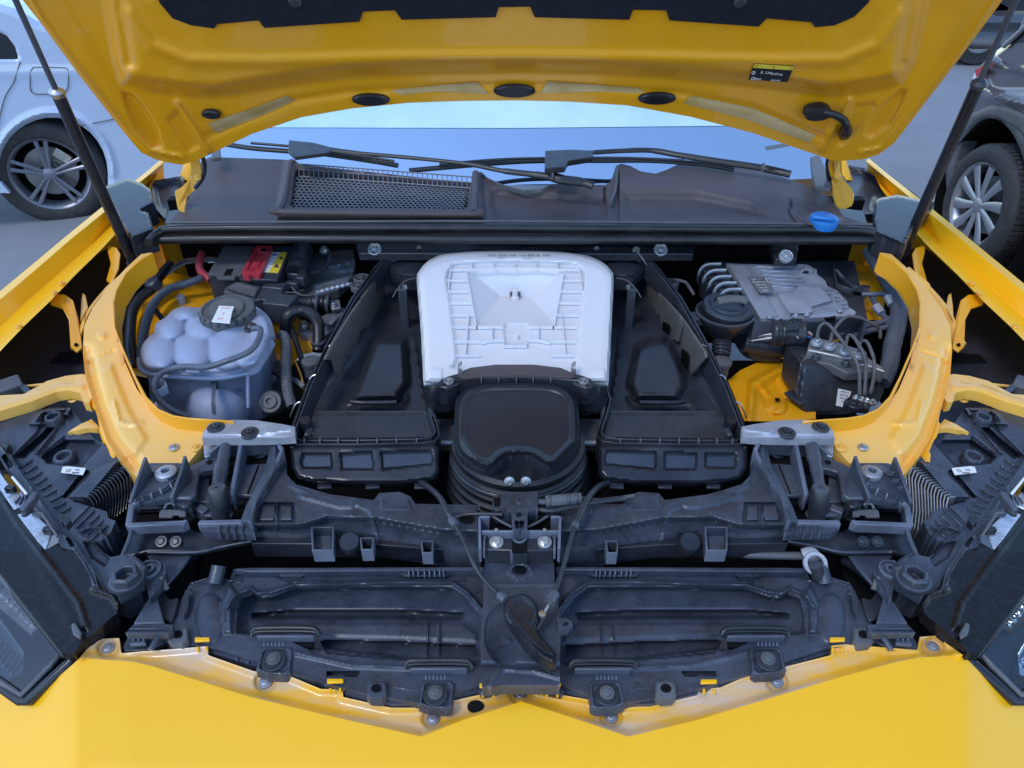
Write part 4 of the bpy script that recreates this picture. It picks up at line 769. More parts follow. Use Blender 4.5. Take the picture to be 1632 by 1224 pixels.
lathe('filler_funnel', P(1156, 497, 1.0), (0, 0, 1), [(.034, -.05), (.045, -.03), (.060, -.008), (.062, 0), (.058, .002), (.050, -.004), (0, -.004)], PLA, OF, n=40)
lathe('filler_cap', P(1160, 490, 1.01), (.05, -.05, 1), [(.052, -.012), (.054, 0), (.051, .006), (.040, .006), (.038, .010), (.033, .010), (.031, .005), (0, .005)], PLG, OF, n=40)
tube('cap_handle', [P(1144, 480, 1.027), P(1160, 477, 1.030), P(1180, 477, 1.030), P(1190, 480, 1.026)], .0085, GREY, OF, flat=.5)
box('filler_lug', P(1113, 508, .985), (.05, .03, .02), PLA, OF, bevel=.003); tube('corrugated_neck', [P(1156, 515, .965), P(1152, 530, .95), P(1150, 550, .935), P(1149, 568, .92)], .0185, PLA, OF, ridge=.09, rp=.008, sides=20, ang=25)
lathe('neck_base', P(1151, 577, .935), Z, [(.016, -.03), (.016, -.006), (.020, -.004), (.020, .004), (.017, .006), (0, .007)], GREY, OF, n=28)
tube('dark_hose', [P(1172, 520, .94), P(1185, 545, .92), P(1200, 560, .91), P(1240, 566, .90)], .018, PLA, CAR)
lathe('small_filler_ring', P(1069, 451, 1.0), Z, [(.017, -.03), (.019, 0), (.017, .004), (.010, .004), (.009, -.006), (0, -.006)], PLA, CAR, n=24)
tube('thin_hose', [P(1076, 446, .99), P(1092, 450, .985), P(1100, 460, .98), P(1106, 470, .97)], .004, GREY, CAR)
relief('bay_floor_panel', [(1160, 606), (1180, 590), (1206, 578), (1243, 572), (1300, 574), (1300, 668), (1250, 672), (1186, 671), (1170, 630)], lambda x, y: .885+0*x, YIN, CAR, step=3, skirt=0, ang=50, label='yellow inner floor panel below the control unit', feats=[('line', [(1195, 670), (1200, 612), (1240, 590), (1290, 580)], .012, 7), ('in', [(1205, 620), (1240, 600), (1262, 640), (1225, 668)], -.006, 8), ('line', [(1212, 612), (1224, 628)], .006, 3), ('dome', (1238, 648), .012, 18, 14)])
lathe('panel_hole', P(1239, 637, .897), Z, [(.005, -.001), (.005, .001), (0, .001)], VOID, CAR, n=14)
plate('panel_flap', [(1250, 625), (1275, 614), (1284, 640), (1276, 644), (1262, 634)], .905, PLA, CAR)
ABS = part_empty('brake_modulator', CAR, P(1340, 600, .93), 'black and silver brake modulator with bent pipes')
bo = [(1276, 578), (1296, 574), (1330, 590), (1345, 590), (1352, 584), (1400, 586), (1411, 598), (1408, 625), (1400, 641), (1374, 656), (1330, 661), (1280, 661), (1268, 632)]
FA = on_plane(P(1330, 580, .955), (.1, -.80, .6)); nA = Vector((.1, -.80, .6)).normalized()
relief('modulator_case', bo, 0., PLA, ABS, mp=FA, step=3, skirt=.09, mdir=(0, .97, -.1), feats=[('in', bo, .010, 8)])
plate('modulator_top', [(1287, 556), (1300, 560), (1340, 574), (1384, 582), (1412, 592), (1406, 584), (1378, 566), (1290, 548)], .965, ALD, ABS, t=.03, bevel=.003)
plate('valve_block', [(1291, 541), (1302, 538), (1336, 545), (1382, 560), (1384, 574), (1340, 568), (1287, 557)], .975, ALD, ABS, t=.05, bevel=.003)
plate('modulator_skirt', [(1286, 560), (1340, 572), (1345, 580), (1360, 574), (1384, 578), (1392, 592), (1350, 594), (1322, 580), (1285, 572), (1276, 578)], .962, GREY, ABS, t=.02, bevel=.003)
for px, py in ((1301, 569), (1348, 580)): hw('hex', 'case_screw', P(px, py, .966), .009, PLA, ABS)
pipes = [[(1302, 542), (1305, 524), (1312, 516), (1321, 518), (1337, 537), (1352, 557), (1363, 573), (1369, 590), (1370, 612), (1370, 630)], [(1323, 548), (1327, 530), (1338, 514), (1350, 505), (1362, 505), (1376, 509), (1394, 518), (1402, 526), (1403, 538)], [(1347, 556), (1350, 540), (1354, 534), (1361, 538), (1370, 552), (1376, 563), (1380, 582), (1379, 608), (1378, 628)], [(1368, 562), (1371, 547), (1377, 543), (1383, 547), (1390, 563), (1393, 576), (1393, 598), (1388, 625)]]
for k, q in enumerate(pipes):
    tube('brake_pipe', [P(a, b, .992+.028*math.sin(math.pi*min(1, i/(len(q)-1)*1.15))-.02*(i/(len(q)-1))) for i, (a, b) in enumerate(q)], .0034, GREY, ABS, sides=10)
    hw('hex', 'pipe_nut', P(q[0][0], q[0][1]+3, .985), .0115, ALU, ABS)
AL = plate('modulator_label', [(1336, 619), (1357, 624), (1354, 632), (1348, 636), (1350, 650), (1332, 646)], .0106, LABW, ABS, t=.0006, mp=FA, bevel=0)
for k in range(4): text('lettering', ('4M0 614', '0265 256', 'BOSCH', '8.1')[k], 1346-k, 625+k*5, .0048, INKB, AL, mp=FA, z=.0114, dx=(10, 2.2))
for k in range(4): hw('hex', 'pipe_nut', P(1365+k*8.5, 633+k*2.5, .958), .007, STL, ABS)
plate('pipe_clip', [(1346, 636), (1364, 640), (1388, 645), (1386, 652), (1362, 650), (1345, 643)], .955, PLG, ABS, t=.012, bevel=.002)
for k in range(3): hw('hex', 'pipe_clip_nut', P(1352+k*11, 642+k*3, .957), .0055, PLG, ABS)
tube('connector_barrel', [P(1228, 530, .975), P(1253, 530, .975), P(1280, 532, .975)], .026, PLA, CAR, sides=24); 
for x in (1232, 1244, 1262, 1274): lathe('barrel_rib', P(x, 530, .975), (1, 0, 0), [(.0275, -.003), (.029, 0), (.0275, .003), (.01, .003)], PLG, CAR, n=28)
plate('barrel_tab', [(1252, 516), (1274, 515), (1275, 524), (1253, 525)], 1.004, PLG, CAR, t=.006); text('lettering', '1', 1271, 538, .012, INKW, CAR, z=1.003)
for k, m_ in enumerate((GREY, REDW, ALD, PLA, INKW, RUB)): tube('loose_wire', [P(1230, 526+k*3, .975), P(1218, 528+k*3, .97), P(1206, 534+k*2, .96), P(1196, 536+k*2, .95)], .0017, m_, CAR, sides=6)
for k, m_ in enumerate((REDW, INKW, REDW, GREY, BLUE)): tube('loose_wire', [P(1278, 524+k*3, .98), P(1286, 524+k*3, .978), P(1294, 532+k*2, .97)], .0017, m_, CAR, sides=6)
tube('harness', [P(1185, 545, .935), P(1220, 550, .93), P(1260, 552, .925), P(1290, 548, .92)], .024, PLA, CAR, sides=16)
tube('brake_hose', [P(a, b, z) for a, b, z in ((1374, 469, .985), (1392, 469, .99), (1408, 469, .99), (1419, 477, .985), (1424, 490, .98), (1423, 503, .975), (1410, 512, .97), (1380, 519, .965), (1334, 533, .96))], .0062, HOS, CAR); tube('hose_crimp', [P(1415, 473, .991), P(1422, 486, .983)], .0095, ALU, CAR)
tube('brake_hose', [P(a, b, z) for a, b, z in ((1390, 474, .98), (1396, 485, .98), (1404, 498, .975), (1414, 511, .97), (1416, 520, .965), (1390, 526, .96), (1360, 535, .955))], .0062, HOS, CAR); tube('hose_crimp', [P(1396, 488, .984), P(1405, 500, .978)], .0095, ALU, CAR)
tube('main_loom', [P(a, b, z) for a, b, z in ((1386, 398, 1.04), (1402, 425, 1.02), (1420, 455, 1.0), (1432, 485, .985), (1430, 520, .97), (1422, 550, .955), (1418, 580, .94), (1405, 610, .92))], .0175, HOS, CAR, sides=18, label='thick dark wiring loom beside the rail'); 
for k in range(4): tube('thin_hose', [P(1328+k*5, 425+k*6, .99), P(1345+k*6, 448+k*4, .985), P(1366+k*3, 456+k*3, .98), P(1385, 458+k*4, .975)], .0045, [PLA, GREY, HOS, PLA][k], CAR)
walls('cable_guide', [[(1328, 420), (1334, 452), (1356, 460), (1378, 453)]], .995, PLA, CAR, h=.01, t=.003)
tube('thin_hose', [P(1437, 500, .98), P(1437, 540, .965), P(1432, 560, .955)], .003, GREY, CAR)
relief('strut_tower', [(1330, 420), (1350, 415), (1385, 425), (1412, 470), (1405, 510), (1350, 510)], lambda x, y: .93+0*x, YIN, CAR, step=4, skirt=0, feats=[('dome', (1372, 455), .02, 36, 34)], label='yellow strut tower top behind the hoses')
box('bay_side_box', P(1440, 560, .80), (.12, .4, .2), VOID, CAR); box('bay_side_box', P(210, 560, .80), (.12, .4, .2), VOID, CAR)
# washer cap on the scuttle
WC = lathe('washer_cap', P(1313, 352, 1.118), (0, -.1, 1), [(.030, -.012), (.032, 0), (.030, .008), (.026, .010), (0, .010)], BLUE, CAR, n=36, label='bright blue screen wash filler cap')
box('cap_grip', P(1313, 347.5, 1.133), (.05, .012, .008), BLUE, WC, M=Matrix.Rotation(-.3, 3, 'Z'), bevel=.003)
# ================================================================== FRONT CARRIER
for s, f in SIDES:
    FC = part_empty('lock_carrier', CAR, P(*one(f, (520, 820, .95))), 'black moulded front carrier on the %s of the lock' % side(s))
    beam = [(400, 812), (408, 795), (420, 775), (438, 748), (444, 712), (452, 712), (457, 757), (472, 772), (499, 780), (527, 788), (596, 797), (604, 786), (637, 784), (654, 791), (662, 803), (765, 805), (765, 873), (719, 871), (674, 862), (582, 850), (545, 844), (475, 851), (402, 848)]
    relief('carrier_beam', f(beam), lambda x, y: .962+0*x, PLD, FC, step=2.2, skirt=.05, ang=40, feats=[
        ('in', f([(408, 800), (470, 800), (473, 834), (406, 834)]), -.008, 2.5), ('in', f([(416, 804), (440, 804), (438, 830), (412, 830)]), .005, 2), ('in', f([(446, 804), (466, 804), (467, 830), (446, 830)]), .005, 2),
        ('line', f([(405, 838), (475, 836)]), .004, 2), ('line', f([(442, 800), (440, 846)]), .005, 1.6),
        lambda x, y, z, f=f: z - .022*sstep((4-(-sdf(x, y, f([(390, 700), (765, 700), (765, 850), (700, 846), (600, 828), (520, 826), (480, 838), (402, 838)]))[0]))/8.)*(y > 815),
        ('line', f([(560, 800), (590, 812), (600, 850)]), .004, 4), ('line', f([(480, 790), (540, 806), (560, 806)]), .004, 4), ('in', f([(604, 790), (652, 794), (658, 812), (606, 812)]), .004, 3),
        ('in', f([(512, 820), (520, 814), (532, 822)]), .006, 3), ('line', f([(457, 740), (462, 772), (500, 790)]), .004, 3), ('in', f([(712, 808), (760, 808), (760, 820), (712, 820)]), .003, 2)])
    plate('carrier_underside', f([(400, 840), (470, 848), (550, 843), (600, 852), (674, 864), (765, 874), (765, 880), (600, 868), (400, 866)]), .93, PLG, FC, t=.03)
    # square openings and round pad on the lower edge
    for cx, cy, w_, h_ in ((514, 858, 17, 18), (585, 866, 10, 9), (681, 871, 9, 9)):
        if s and cx == 585: continue
        q = [(cx-w_, cy-h_), (cx+w_, cy-h_), (cx+w_-2, cy+h_), (cx-w_+2, cy+h_)]
        walls('square_socket', [[(a, b, .950) for a, b in f(q)]], None, PLD, FC, h=.025, t=.0035, closed=True); plate('socket_floor', f([(cx-w_+2, cy-h_+2), (cx+w_-2, cy-h_+2), (cx+w_-4, cy+h_-2), (cx-w_+4, cy+h_-2)]), .932, PLD if cx == 514 else VOID, FC)
    lathe('round_pad', P(*one(f, (557, 864, .945))), (0, -.35, .9), [(.016, -.02), (.016, 0), (.014, .003), (0, .003)], PLG, FC, n=28)
    # square well with latch parts
    walls('carrier_rim', [f([(204, 836, .962), (209, 806, .968), (216, 800, .97)]), f([(203, 836, .962), (240, 834, .962), (292, 832, .962), (296, 828, .962)]), f([(316, 832, .962), (360, 831, .962), (402, 830, .962)])], None, PLD, FC, h=.018, t=.009, bevel=.002)
    relief('ribbed_bar', f([(318, 836), (402, 834), (405, 850), (330, 848), (320, 843)]), lambda x, y: .955+0*x, PLD, FC, step=2, skirt=.015, feats=[('line', f([(x, 834), (x-3, 852)]), .005, 1.6) for x in (352, 364, 376, 388)])
    plate('lower_web', f([(212, 841), (300, 838), (312, 846), (400, 850), (398, 862), (312, 880), (236, 878), (196, 889)]), .925, PLG, FC, t=.01, bevel=.003)
    tube('web_edge', W3(f([(211, 841, .955), (206, 860, .948), (198, 880, .942), (194, 892, .94)])), .0035, PLD, FC); 
    for x in (257, 280): hw('torx', 'web_bolt', P(*one(f, (x, 863, .93))), .009, PLA, FC, axis=(0, -.5, .8))
    tube('web_edge', W3(f([(236, 880, .925), (312, 880, .925), (350, 872, .925), (400, 862, .93)])), .0025, PLD, FC)
    # dusty plate with ring nut
    NP = relief('corner_plate', f([(229, 742), (239, 738), (288, 738), (296, 744), (271, 793), (238, 800), (205, 801)]), lambda x, y: .968+0*x, PLD, FC, step=2, skirt=.012, feats=[('in', f(ell(263, 753, 21, 13)), .005, 3), ('line', f([(213, 798), (262, 778), (282, 762)]), .0045, 1.6), ('line', f([(218, 801), (265, 781), (284, 766)]), .0045, 1.4), ('in', f(rrect(232, 741, 246, 748, 2)), -.002, 2)])
    lathe('ring_boss', P(*one(f, (264, 751.5, .974))), Z, [(.017, -.006), (.0165, 0), (.012, .003), (.007, .003), (.006, -.004), (0, -.004)], ALU if not s else ALD, NP, n=32)
    for a, b in (((240, 785), (241, 790)), ((254, 777), (257, 784)), ((270, 769), (274, 776))): walls('cross_rib', [f([(a[0], a[1], .975), (b[0], b[1], .975)])], None, PLD, NP, h=.008, t=.003)
    for q in ([(229, 728, 1.0), (222, 748, .992), (204, 800, .970)], [(292, 726, 1.0), (286, 750, .99), (270, 793, .972)]):
        bm = bmesh.new(); A_, M_, B_ = W3(f(q)) if not s else W3(f(q))[::-1]; q3 = [A_, M_, B_, B_-Vector((0, 0, .025)), A_-Vector((0, -.0, .06))]; plate_bm(bm, q3, Vector((.005, 0, 0))); fin(bm, 'triangular_fin', PLD, FC, bevel=.001)
    for k in range(4):
        x = 236-k*7; y = 748+k*12; walls('fin_stiffener', [f([(x-8, y+4, .985-k*.004), (x+3, y+2, .978-k*.004)])], None, PLA, FC, h=.01, t=.002)
    plate('carrier_shelf', f([(297, 744), (331, 728), (352, 727), (352, 745), (330, 748), (318, 752), (312, 788), (302, 794), (276, 794)]), .966, PLD, FC, t=.015, bevel=.003)
    lathe('shelf_hole', P(*one(f, (334, 737, .9665))), Z, [(.005, -.001), (.005, .0008), (0, .0008)], VOID, FC, n=14)
    relief('arched_foot', f([(280, 795), (296, 787), (308, 791), (306, 812), (298, 812), (274, 800)]), lambda x, y: .955+0*x, PLG, FC, step=2, skirt=.02, feats=[('dome', one(f, (292, 800)), .008, 16, 12)])
    plate('carrier_web', f([(318, 752), (332, 748), (334, 800), (312, 800), (308, 790)]), .945, PLD, FC, t=.01)
    plate('sloping_plate', f([(391, 740), (424, 738), (434, 742), (418, 772), (404, 790), (371, 788)]), .952, PLD, FC, t=.008, bevel=.002); walls('plate_groove', [f([(412, 740, .9545), (394, 786, .9545)])], None, VOID, FC, h=.002, t=.002)
    # arched frame
    walls('arch_rim', [f([(326, 726, .975), (345, 710, .985), (360, 702, .99), (400, 699, .992), (440, 699, .992), (449, 716, .985)]), f([(384, 703, .988), (378, 735, .98), (368, 788, .965)]), f([(449, 716, .985), (436, 745, .978), (420, 774, .97), (405, 800, .965), (398, 831, .962)])], None, PLD, FC, h=.035, t=.007, bevel=.002)
    relief('arch_column', f([(432, 702), (441, 700), (450, 716), (450, 738), (437, 750), (424, 776), (408, 802), (403, 832), (383, 832), (392, 806), (405, 782), (424, 742), (429, 720)]), lambda x, y: .974+(740-y)*.00010, PLD, FC, step=2.2, skirt=.03, feats=[('line', f([(437, 704), (438, 745), (412, 790), (398, 832)]), .006, 6)])
    plate('arch_back', f([(352, 706), (384, 703), (436, 702), (430, 737), (392, 740), (352, 745)]), .945, VOID, FC, t=.01); lathe('back_grommet', P(*one(f, (415, 718, .952))), (0, -.5, .8), [(.015, -.004), (.015, .004), (.012, .006), (.008, .002), (.007, .006), (0, .006)], PLA, FC, n=24)
    tube('support_rod', W3(f([(362, 704, .985), (358, 722, .98), (352, 752, .972), (348, 776, .968)])), [.009, .010, .0115, .011], PLD, FC, sides=16)
    lathe('stop_stub', P(*one(f, (346, 778, .985))), (0, .25, 1), [(.0135, -.055), (.0140, -.02), (.0140, -.002), (.012, .002), (.003, .002), (.002, 0), (0, 0)], PLA, FC, n=28)
    plate('stub_foot', f([(322, 812), (366, 808), (372, 816), (368, 822), (320, 822)]), .94, PLD, FC, t=.006, bevel=.002)
    LP = plate('latch_plate', f([(254, 815), (258, 811), (282, 812), (296, 814), (296, 822), (286, 823), (284, 820), (276, 820), (274, 824), (253, 824)]), .952, GREY, FC, t=.004, bevel=.001); tube('latch_wire', W3(f([(262, 811, .955), (266, 804, .958), (274, 802, .958), (278, 806, .955)])), .002, GREY, FC)
    for k in range(6): box('latch_block', P(*one(f, (302+k*11, 818-(k % 2)*6, .935))), (.014, .02, .014+.004*(k % 3)), (PLA, PLG, PLD)[k % 3], FC, M=Matrix.Rotation(k*.5, 3, 'Z'), bevel=.002)
    plate('well_floor', f([(212, 806), (280, 798), (312, 800), (402, 792), (400, 832), (212, 836)]), .90, VOID, FC, t=.01)
    plate('carrier_underfloor', f([(222, 740), (330, 716), (440, 700), (452, 770), (402, 800), (212, 812)]), .915, PLG, FC, t=.01)
    # bright bracket with two bolts
    BR = relief('alloy_bracket', f([(337, 671), (372, 669), (410, 670), (450, 676), (470, 680), (470, 696), (448, 698), (400, 699), (360, 699), (322, 699), (324, 688)]), lambda x, y: 1.0+0*x, ALU, FC, step=2.5, skirt=.014, ang=30, label='bright alloy bracket with two dark bolts', feats=[('in', f([(337, 671), (475, 671), (475, 697), (322, 694)]), .003, 3), ('line', f([(425, 689), (464, 684)]), .003, 3)])
    for px, py in ((344, 681), (398, 689)): hw('wash', 'bracket_bolt', P(*one(f, (px, py, 1.004))), .0145, PLA, BR)
    plate('bracket_face', f([(322, 700), (360, 701), (352, 706), (334, 726), (326, 728)]), .975, ALU, FC, t=.004)
    # fins of the lamp cooler next to the rail
    HS = part_empty('heat_sink', CAR, P(*one(f, (165, 780, .9))), 'finned heat sink beside the headlight housing')
    for k in range(14):
        t_ = k/13; x0 = 196-62*t_; y0 = 738+50*t_
        q = [(x0-3, y0+3, .950), (x0+9, y0+4, .952), (x0+14-2*t_, y0+16, .945), (x0+12+18*(1-t_)*0, y0+62, .915), (x0+16, y0+92, .90)] if s else [(x0-3, y0+3, .950), (x0+8, y0+4, .952), (x0+15, y0+14, .945), (x0+17, y0+40, .92), (x0+14, y0+66, .905)]
        walls('cooling_fin', [f(q)], None, ALD if s else PLG, HS, h=.022, t=.0022, bevel=.0006)
    plate('heat_sink_base', f([(120, 795), (195, 738), (222, 775), (205, 850), (165, 870), (130, 850)]), .885, PLG, HS, t=.01)
# ---------------------------------------------------------------- centre bracket, cables and release lever
CB = part_empty('lock_bracket', CAR, P(828, 860, .95), 'black centre bracket carrying two steel bolts')
plate('bolt_plate', [(774, 853), (780, 848), (876, 848), (882, 853), (882, 877), (842, 877), (840, 880), (816, 880), (814, 877), (773, 876)], .968, PLA, CB, t=.03, bevel=.002)
walls('bracket_rim', [[(771, 875), (772, 856), (780, 848), (874, 848), (884, 856), (884, 876)]], .976, PLD, CB, h=.02, t=.0035)
walls('bracket_frame', [[(765, 873), (764, 823)], [(891, 873), (893, 823)], [(768, 846), (890, 846)], [(764, 823), (780, 823)], [(878, 823), (893, 823)]], .982, PLD, CB, h=.03, t=.004)
plate('bracket_recess', [(768, 824), (890, 824), (888, 846), (769, 846)], .945, VOID, CB, t=.01)
for q in ([(786, 823), (800, 832), (816, 840)], [(872, 823), (858, 832), (841, 840)]): tube('curved_rib', [P(a, b, .975) for a, b in q], .002, GREY, CB)
plate('lock_slot', [(816, 856), (818, 852), (838, 852), (840, 856), (840, 880), (816, 880)], .9695, VOID, CB, t=.002, bevel=0); lathe('slot_arch', P(828, 857, .970), Z, [(.0105, -.002), (.0105, .002), (.0085, .002), (.0085, -.002)], PLD, CB, n=24)
relief('lock_post', [(815, 814), (841, 814), (840, 845), (817, 845)], lambda x, y: .990+0*x, PLD, CB, step=1.5, skirt=.03, feats=[('in', [(820, 830), (836, 830), (835, 843), (821, 843)], -.012, 2), ('in', ell(828, 821, 5, 4), -.006, 1.5), ('line', [(828, 830), (828, 843)], .008, 1.2)])
for x in (791, 868): hw('hex', 'steel_bolt', P(x, 864, .970), .0108, STL, CB, axis=(0, -.25, 1)); hw('torx', 'small_stud', P(x, 844, .984), .003, STL, CB)
relief('connector_box', [(800, 786), (802, 784), (855, 784), (857, 787), (857, 812), (848, 813), (808, 813), (798, 806)], lambda x, y: .992+0*x, PLD, CB, step=1.8, skirt=.03, label='dusty connector box with moulded marks', feats=[('in', ell(828, 798, 6, 5), .003, 1.5), ('in', ell(828, 798, 3.5, 3), -.003, 1.5), ('line', [(806, 802), (812, 796), (808, 801)], .002, 1.2), ('line', [(842, 796), (848, 803)], .002, 1.2)])
plate('connector_side', [(786, 790), (800, 786), (800, 812), (790, 813), (785, 806)], .985, PLA, CB, t=.03); plate('side_slot', [(786, 794), (797, 792), (797, 806), (788, 807)], .9858, VOID, CB, t=.001, bevel=0)
CN = tube('cable_connector', [P(870, 799, .99), P(926, 794, .99)], .0085, GREY, CAR, flat=.8, ang=30)
for dx in (876, 906, 918): lathe('connector_rib', P(dx, 799-(dx-870)*.09, .99), (1, 0, 0), [(.0092, -.0015), (.0098, 0), (.0092, .0015), (.004, .0015)], PLA, CN, n=16)
tube('cable', [P(858, 800, .985), P(870, 800, .985)], .005, PLA, CAR); tube('cable', [P(858, 812, .98), P(880, 814, .98), P(910, 808, .98), P(950, 800, .98), P(995, 794, .975)], .0045, PLA, CAR); tube('cable', [P(926, 794, .985), P(950, 797, .98), P(980, 795, .975), P(1010, 790, .97)], .003, GREY, CAR)
tube('cable', [P(728, 824, .968), P(740, 820, .975), P(762, 819, .978), P(800, 820, .98)], .0028, PLA, CAR)
plate('beam_opening', [(730, 824), (742, 821), (755, 822), (756, 830), (748, 834), (735, 831)], .9645, VOID, CAR, t=.002, bevel=0)
RP = relief('lock_plate', [(773, 877), (882, 877), (884, 925), (888, 940), (890, 960), (893, 1000), (892, 1092), (850, 1092), (800, 1092), (768, 1095), (767, 1020), (770, 960), (771, 930)], lambda x, y: .940+0*x, PLD, CAR, step=2.2, skirt=.02, label='dusty black plate below the lock', feats=[('in', ell(829, 910, 22, 15), .004, 3), ('in', ell(829, 909, 14, 9), -.006, 3), ('line', [(774, 886), (882, 886)], .004, 3), ('line', [(775, 931), (884, 931)], .0015, 1.5), ('dome', (806, 1010), -.012, 34, 50), ('line', [(768, 1060), (893, 1062)], -.004, 4), ('line', [(780, 1095), (800, 1065), (850, 1068), (893, 1080)], .003, 4), ('in', ell(809, 1021, 8, 5), .003, 2)])
lathe('plate_hole', P(829, 909, .939), Z, [(.008, -.002), (.008, .002), (.006, .003), (.0058, 0), (0, 0)], VOID, RP, n=24)
relief('plate_ear', [(888, 985), (902, 985), (911, 990), (913, 998), (906, 1006), (890, 1010)], lambda x, y: .945+0*x, PLD, RP, step=1.6, skirt=.008, feats=[('in', ell(902, 995, 4.5, 3), -.006, 1.2), ('line', [(890, 1010), (906, 1006), (913, 998), (911, 990)], .002, 1.5)])
lev = [(802, 968), (801, 958), (808, 952), (832, 945), (842, 948), (854, 959), (860, 975), (857, 990), (853, 998), (862, 1012), (887, 1042), (886, 1059), (876, 1060), (862, 1052), (838, 1030), (814, 996), (806, 982)]
LV = relief('release_lever', lev, lambda x, y: .965+0*x, PLG, CAR, step=1.8, skirt=.014, ang=40, label='black bonnet release lever hanging from two cables', feats=[('in', lev, .006, 5), ('line', [(802, 972), (812, 992), (840, 1024), (866, 1046), (880, 1052)], .008, 5), ('in', [(816, 956), (834, 950), (852, 962), (856, 978), (848, 998), (838, 990), (822, 972)], -.004, 5)])
tube('release_cable', [P(a, b, z) for a, b, z in ((672, 770, .95), (684, 777, .968), (701, 793, .985), (713, 815, .99), (719, 828, .988), (731, 846, .985), (742, 868, .982), (752, 892, .978), (764, 914, .972), (780, 933, .968), (796, 948, .966), (806, 956, .966))], [.0046]*4+[.0034]*8, PLA, CAR, sides=14, label='grey release cable running down to the lever from the left')
tube('release_cable', [P(a, b, z) for a, b, z in ((970, 770, .95), (955, 775, .975), (940, 790, .99), (930, 808, .992), (922, 826, .99), (915, 842, .986), (908, 866, .982), (900, 896, .976), (891, 925, .97), (884, 944, .967), (877, 958, .965))], [.0048]*5+[.0034]*6, PLA, CAR, sides=14, label='grey release cable running down to the lever from the right')
for q, r in ((((719, 828), (727, 838)), .0062), (((915, 842), (918, 834)), .0062), (((796, 948), (806, 956)), .0065), (((884, 946), (876, 960)), .0075)): tube('cable_ferrule', [P(*q[0], .972+(.014 if q[0][1] < 900 else 0)), P(*q[1], .972+(.014 if q[1][1] < 900 else 0))], r, PLA, CAR, sides=12)
tube('cable_end', [P(866, 979, .965), P(872, 968, .967), P(877, 960, .967)], .0022, STL, CAR); lathe('cable_nipple', P(864, 980, .966), Z, [(.005, -.003), (.005, .003), (0, .004)], STL, CAR, n=12)
tube('lever_strut', [P(852, 1004, .955), P(860, 992, .958), P(872, 972, .96)], .0055, PLA, CAR, flat=.5)
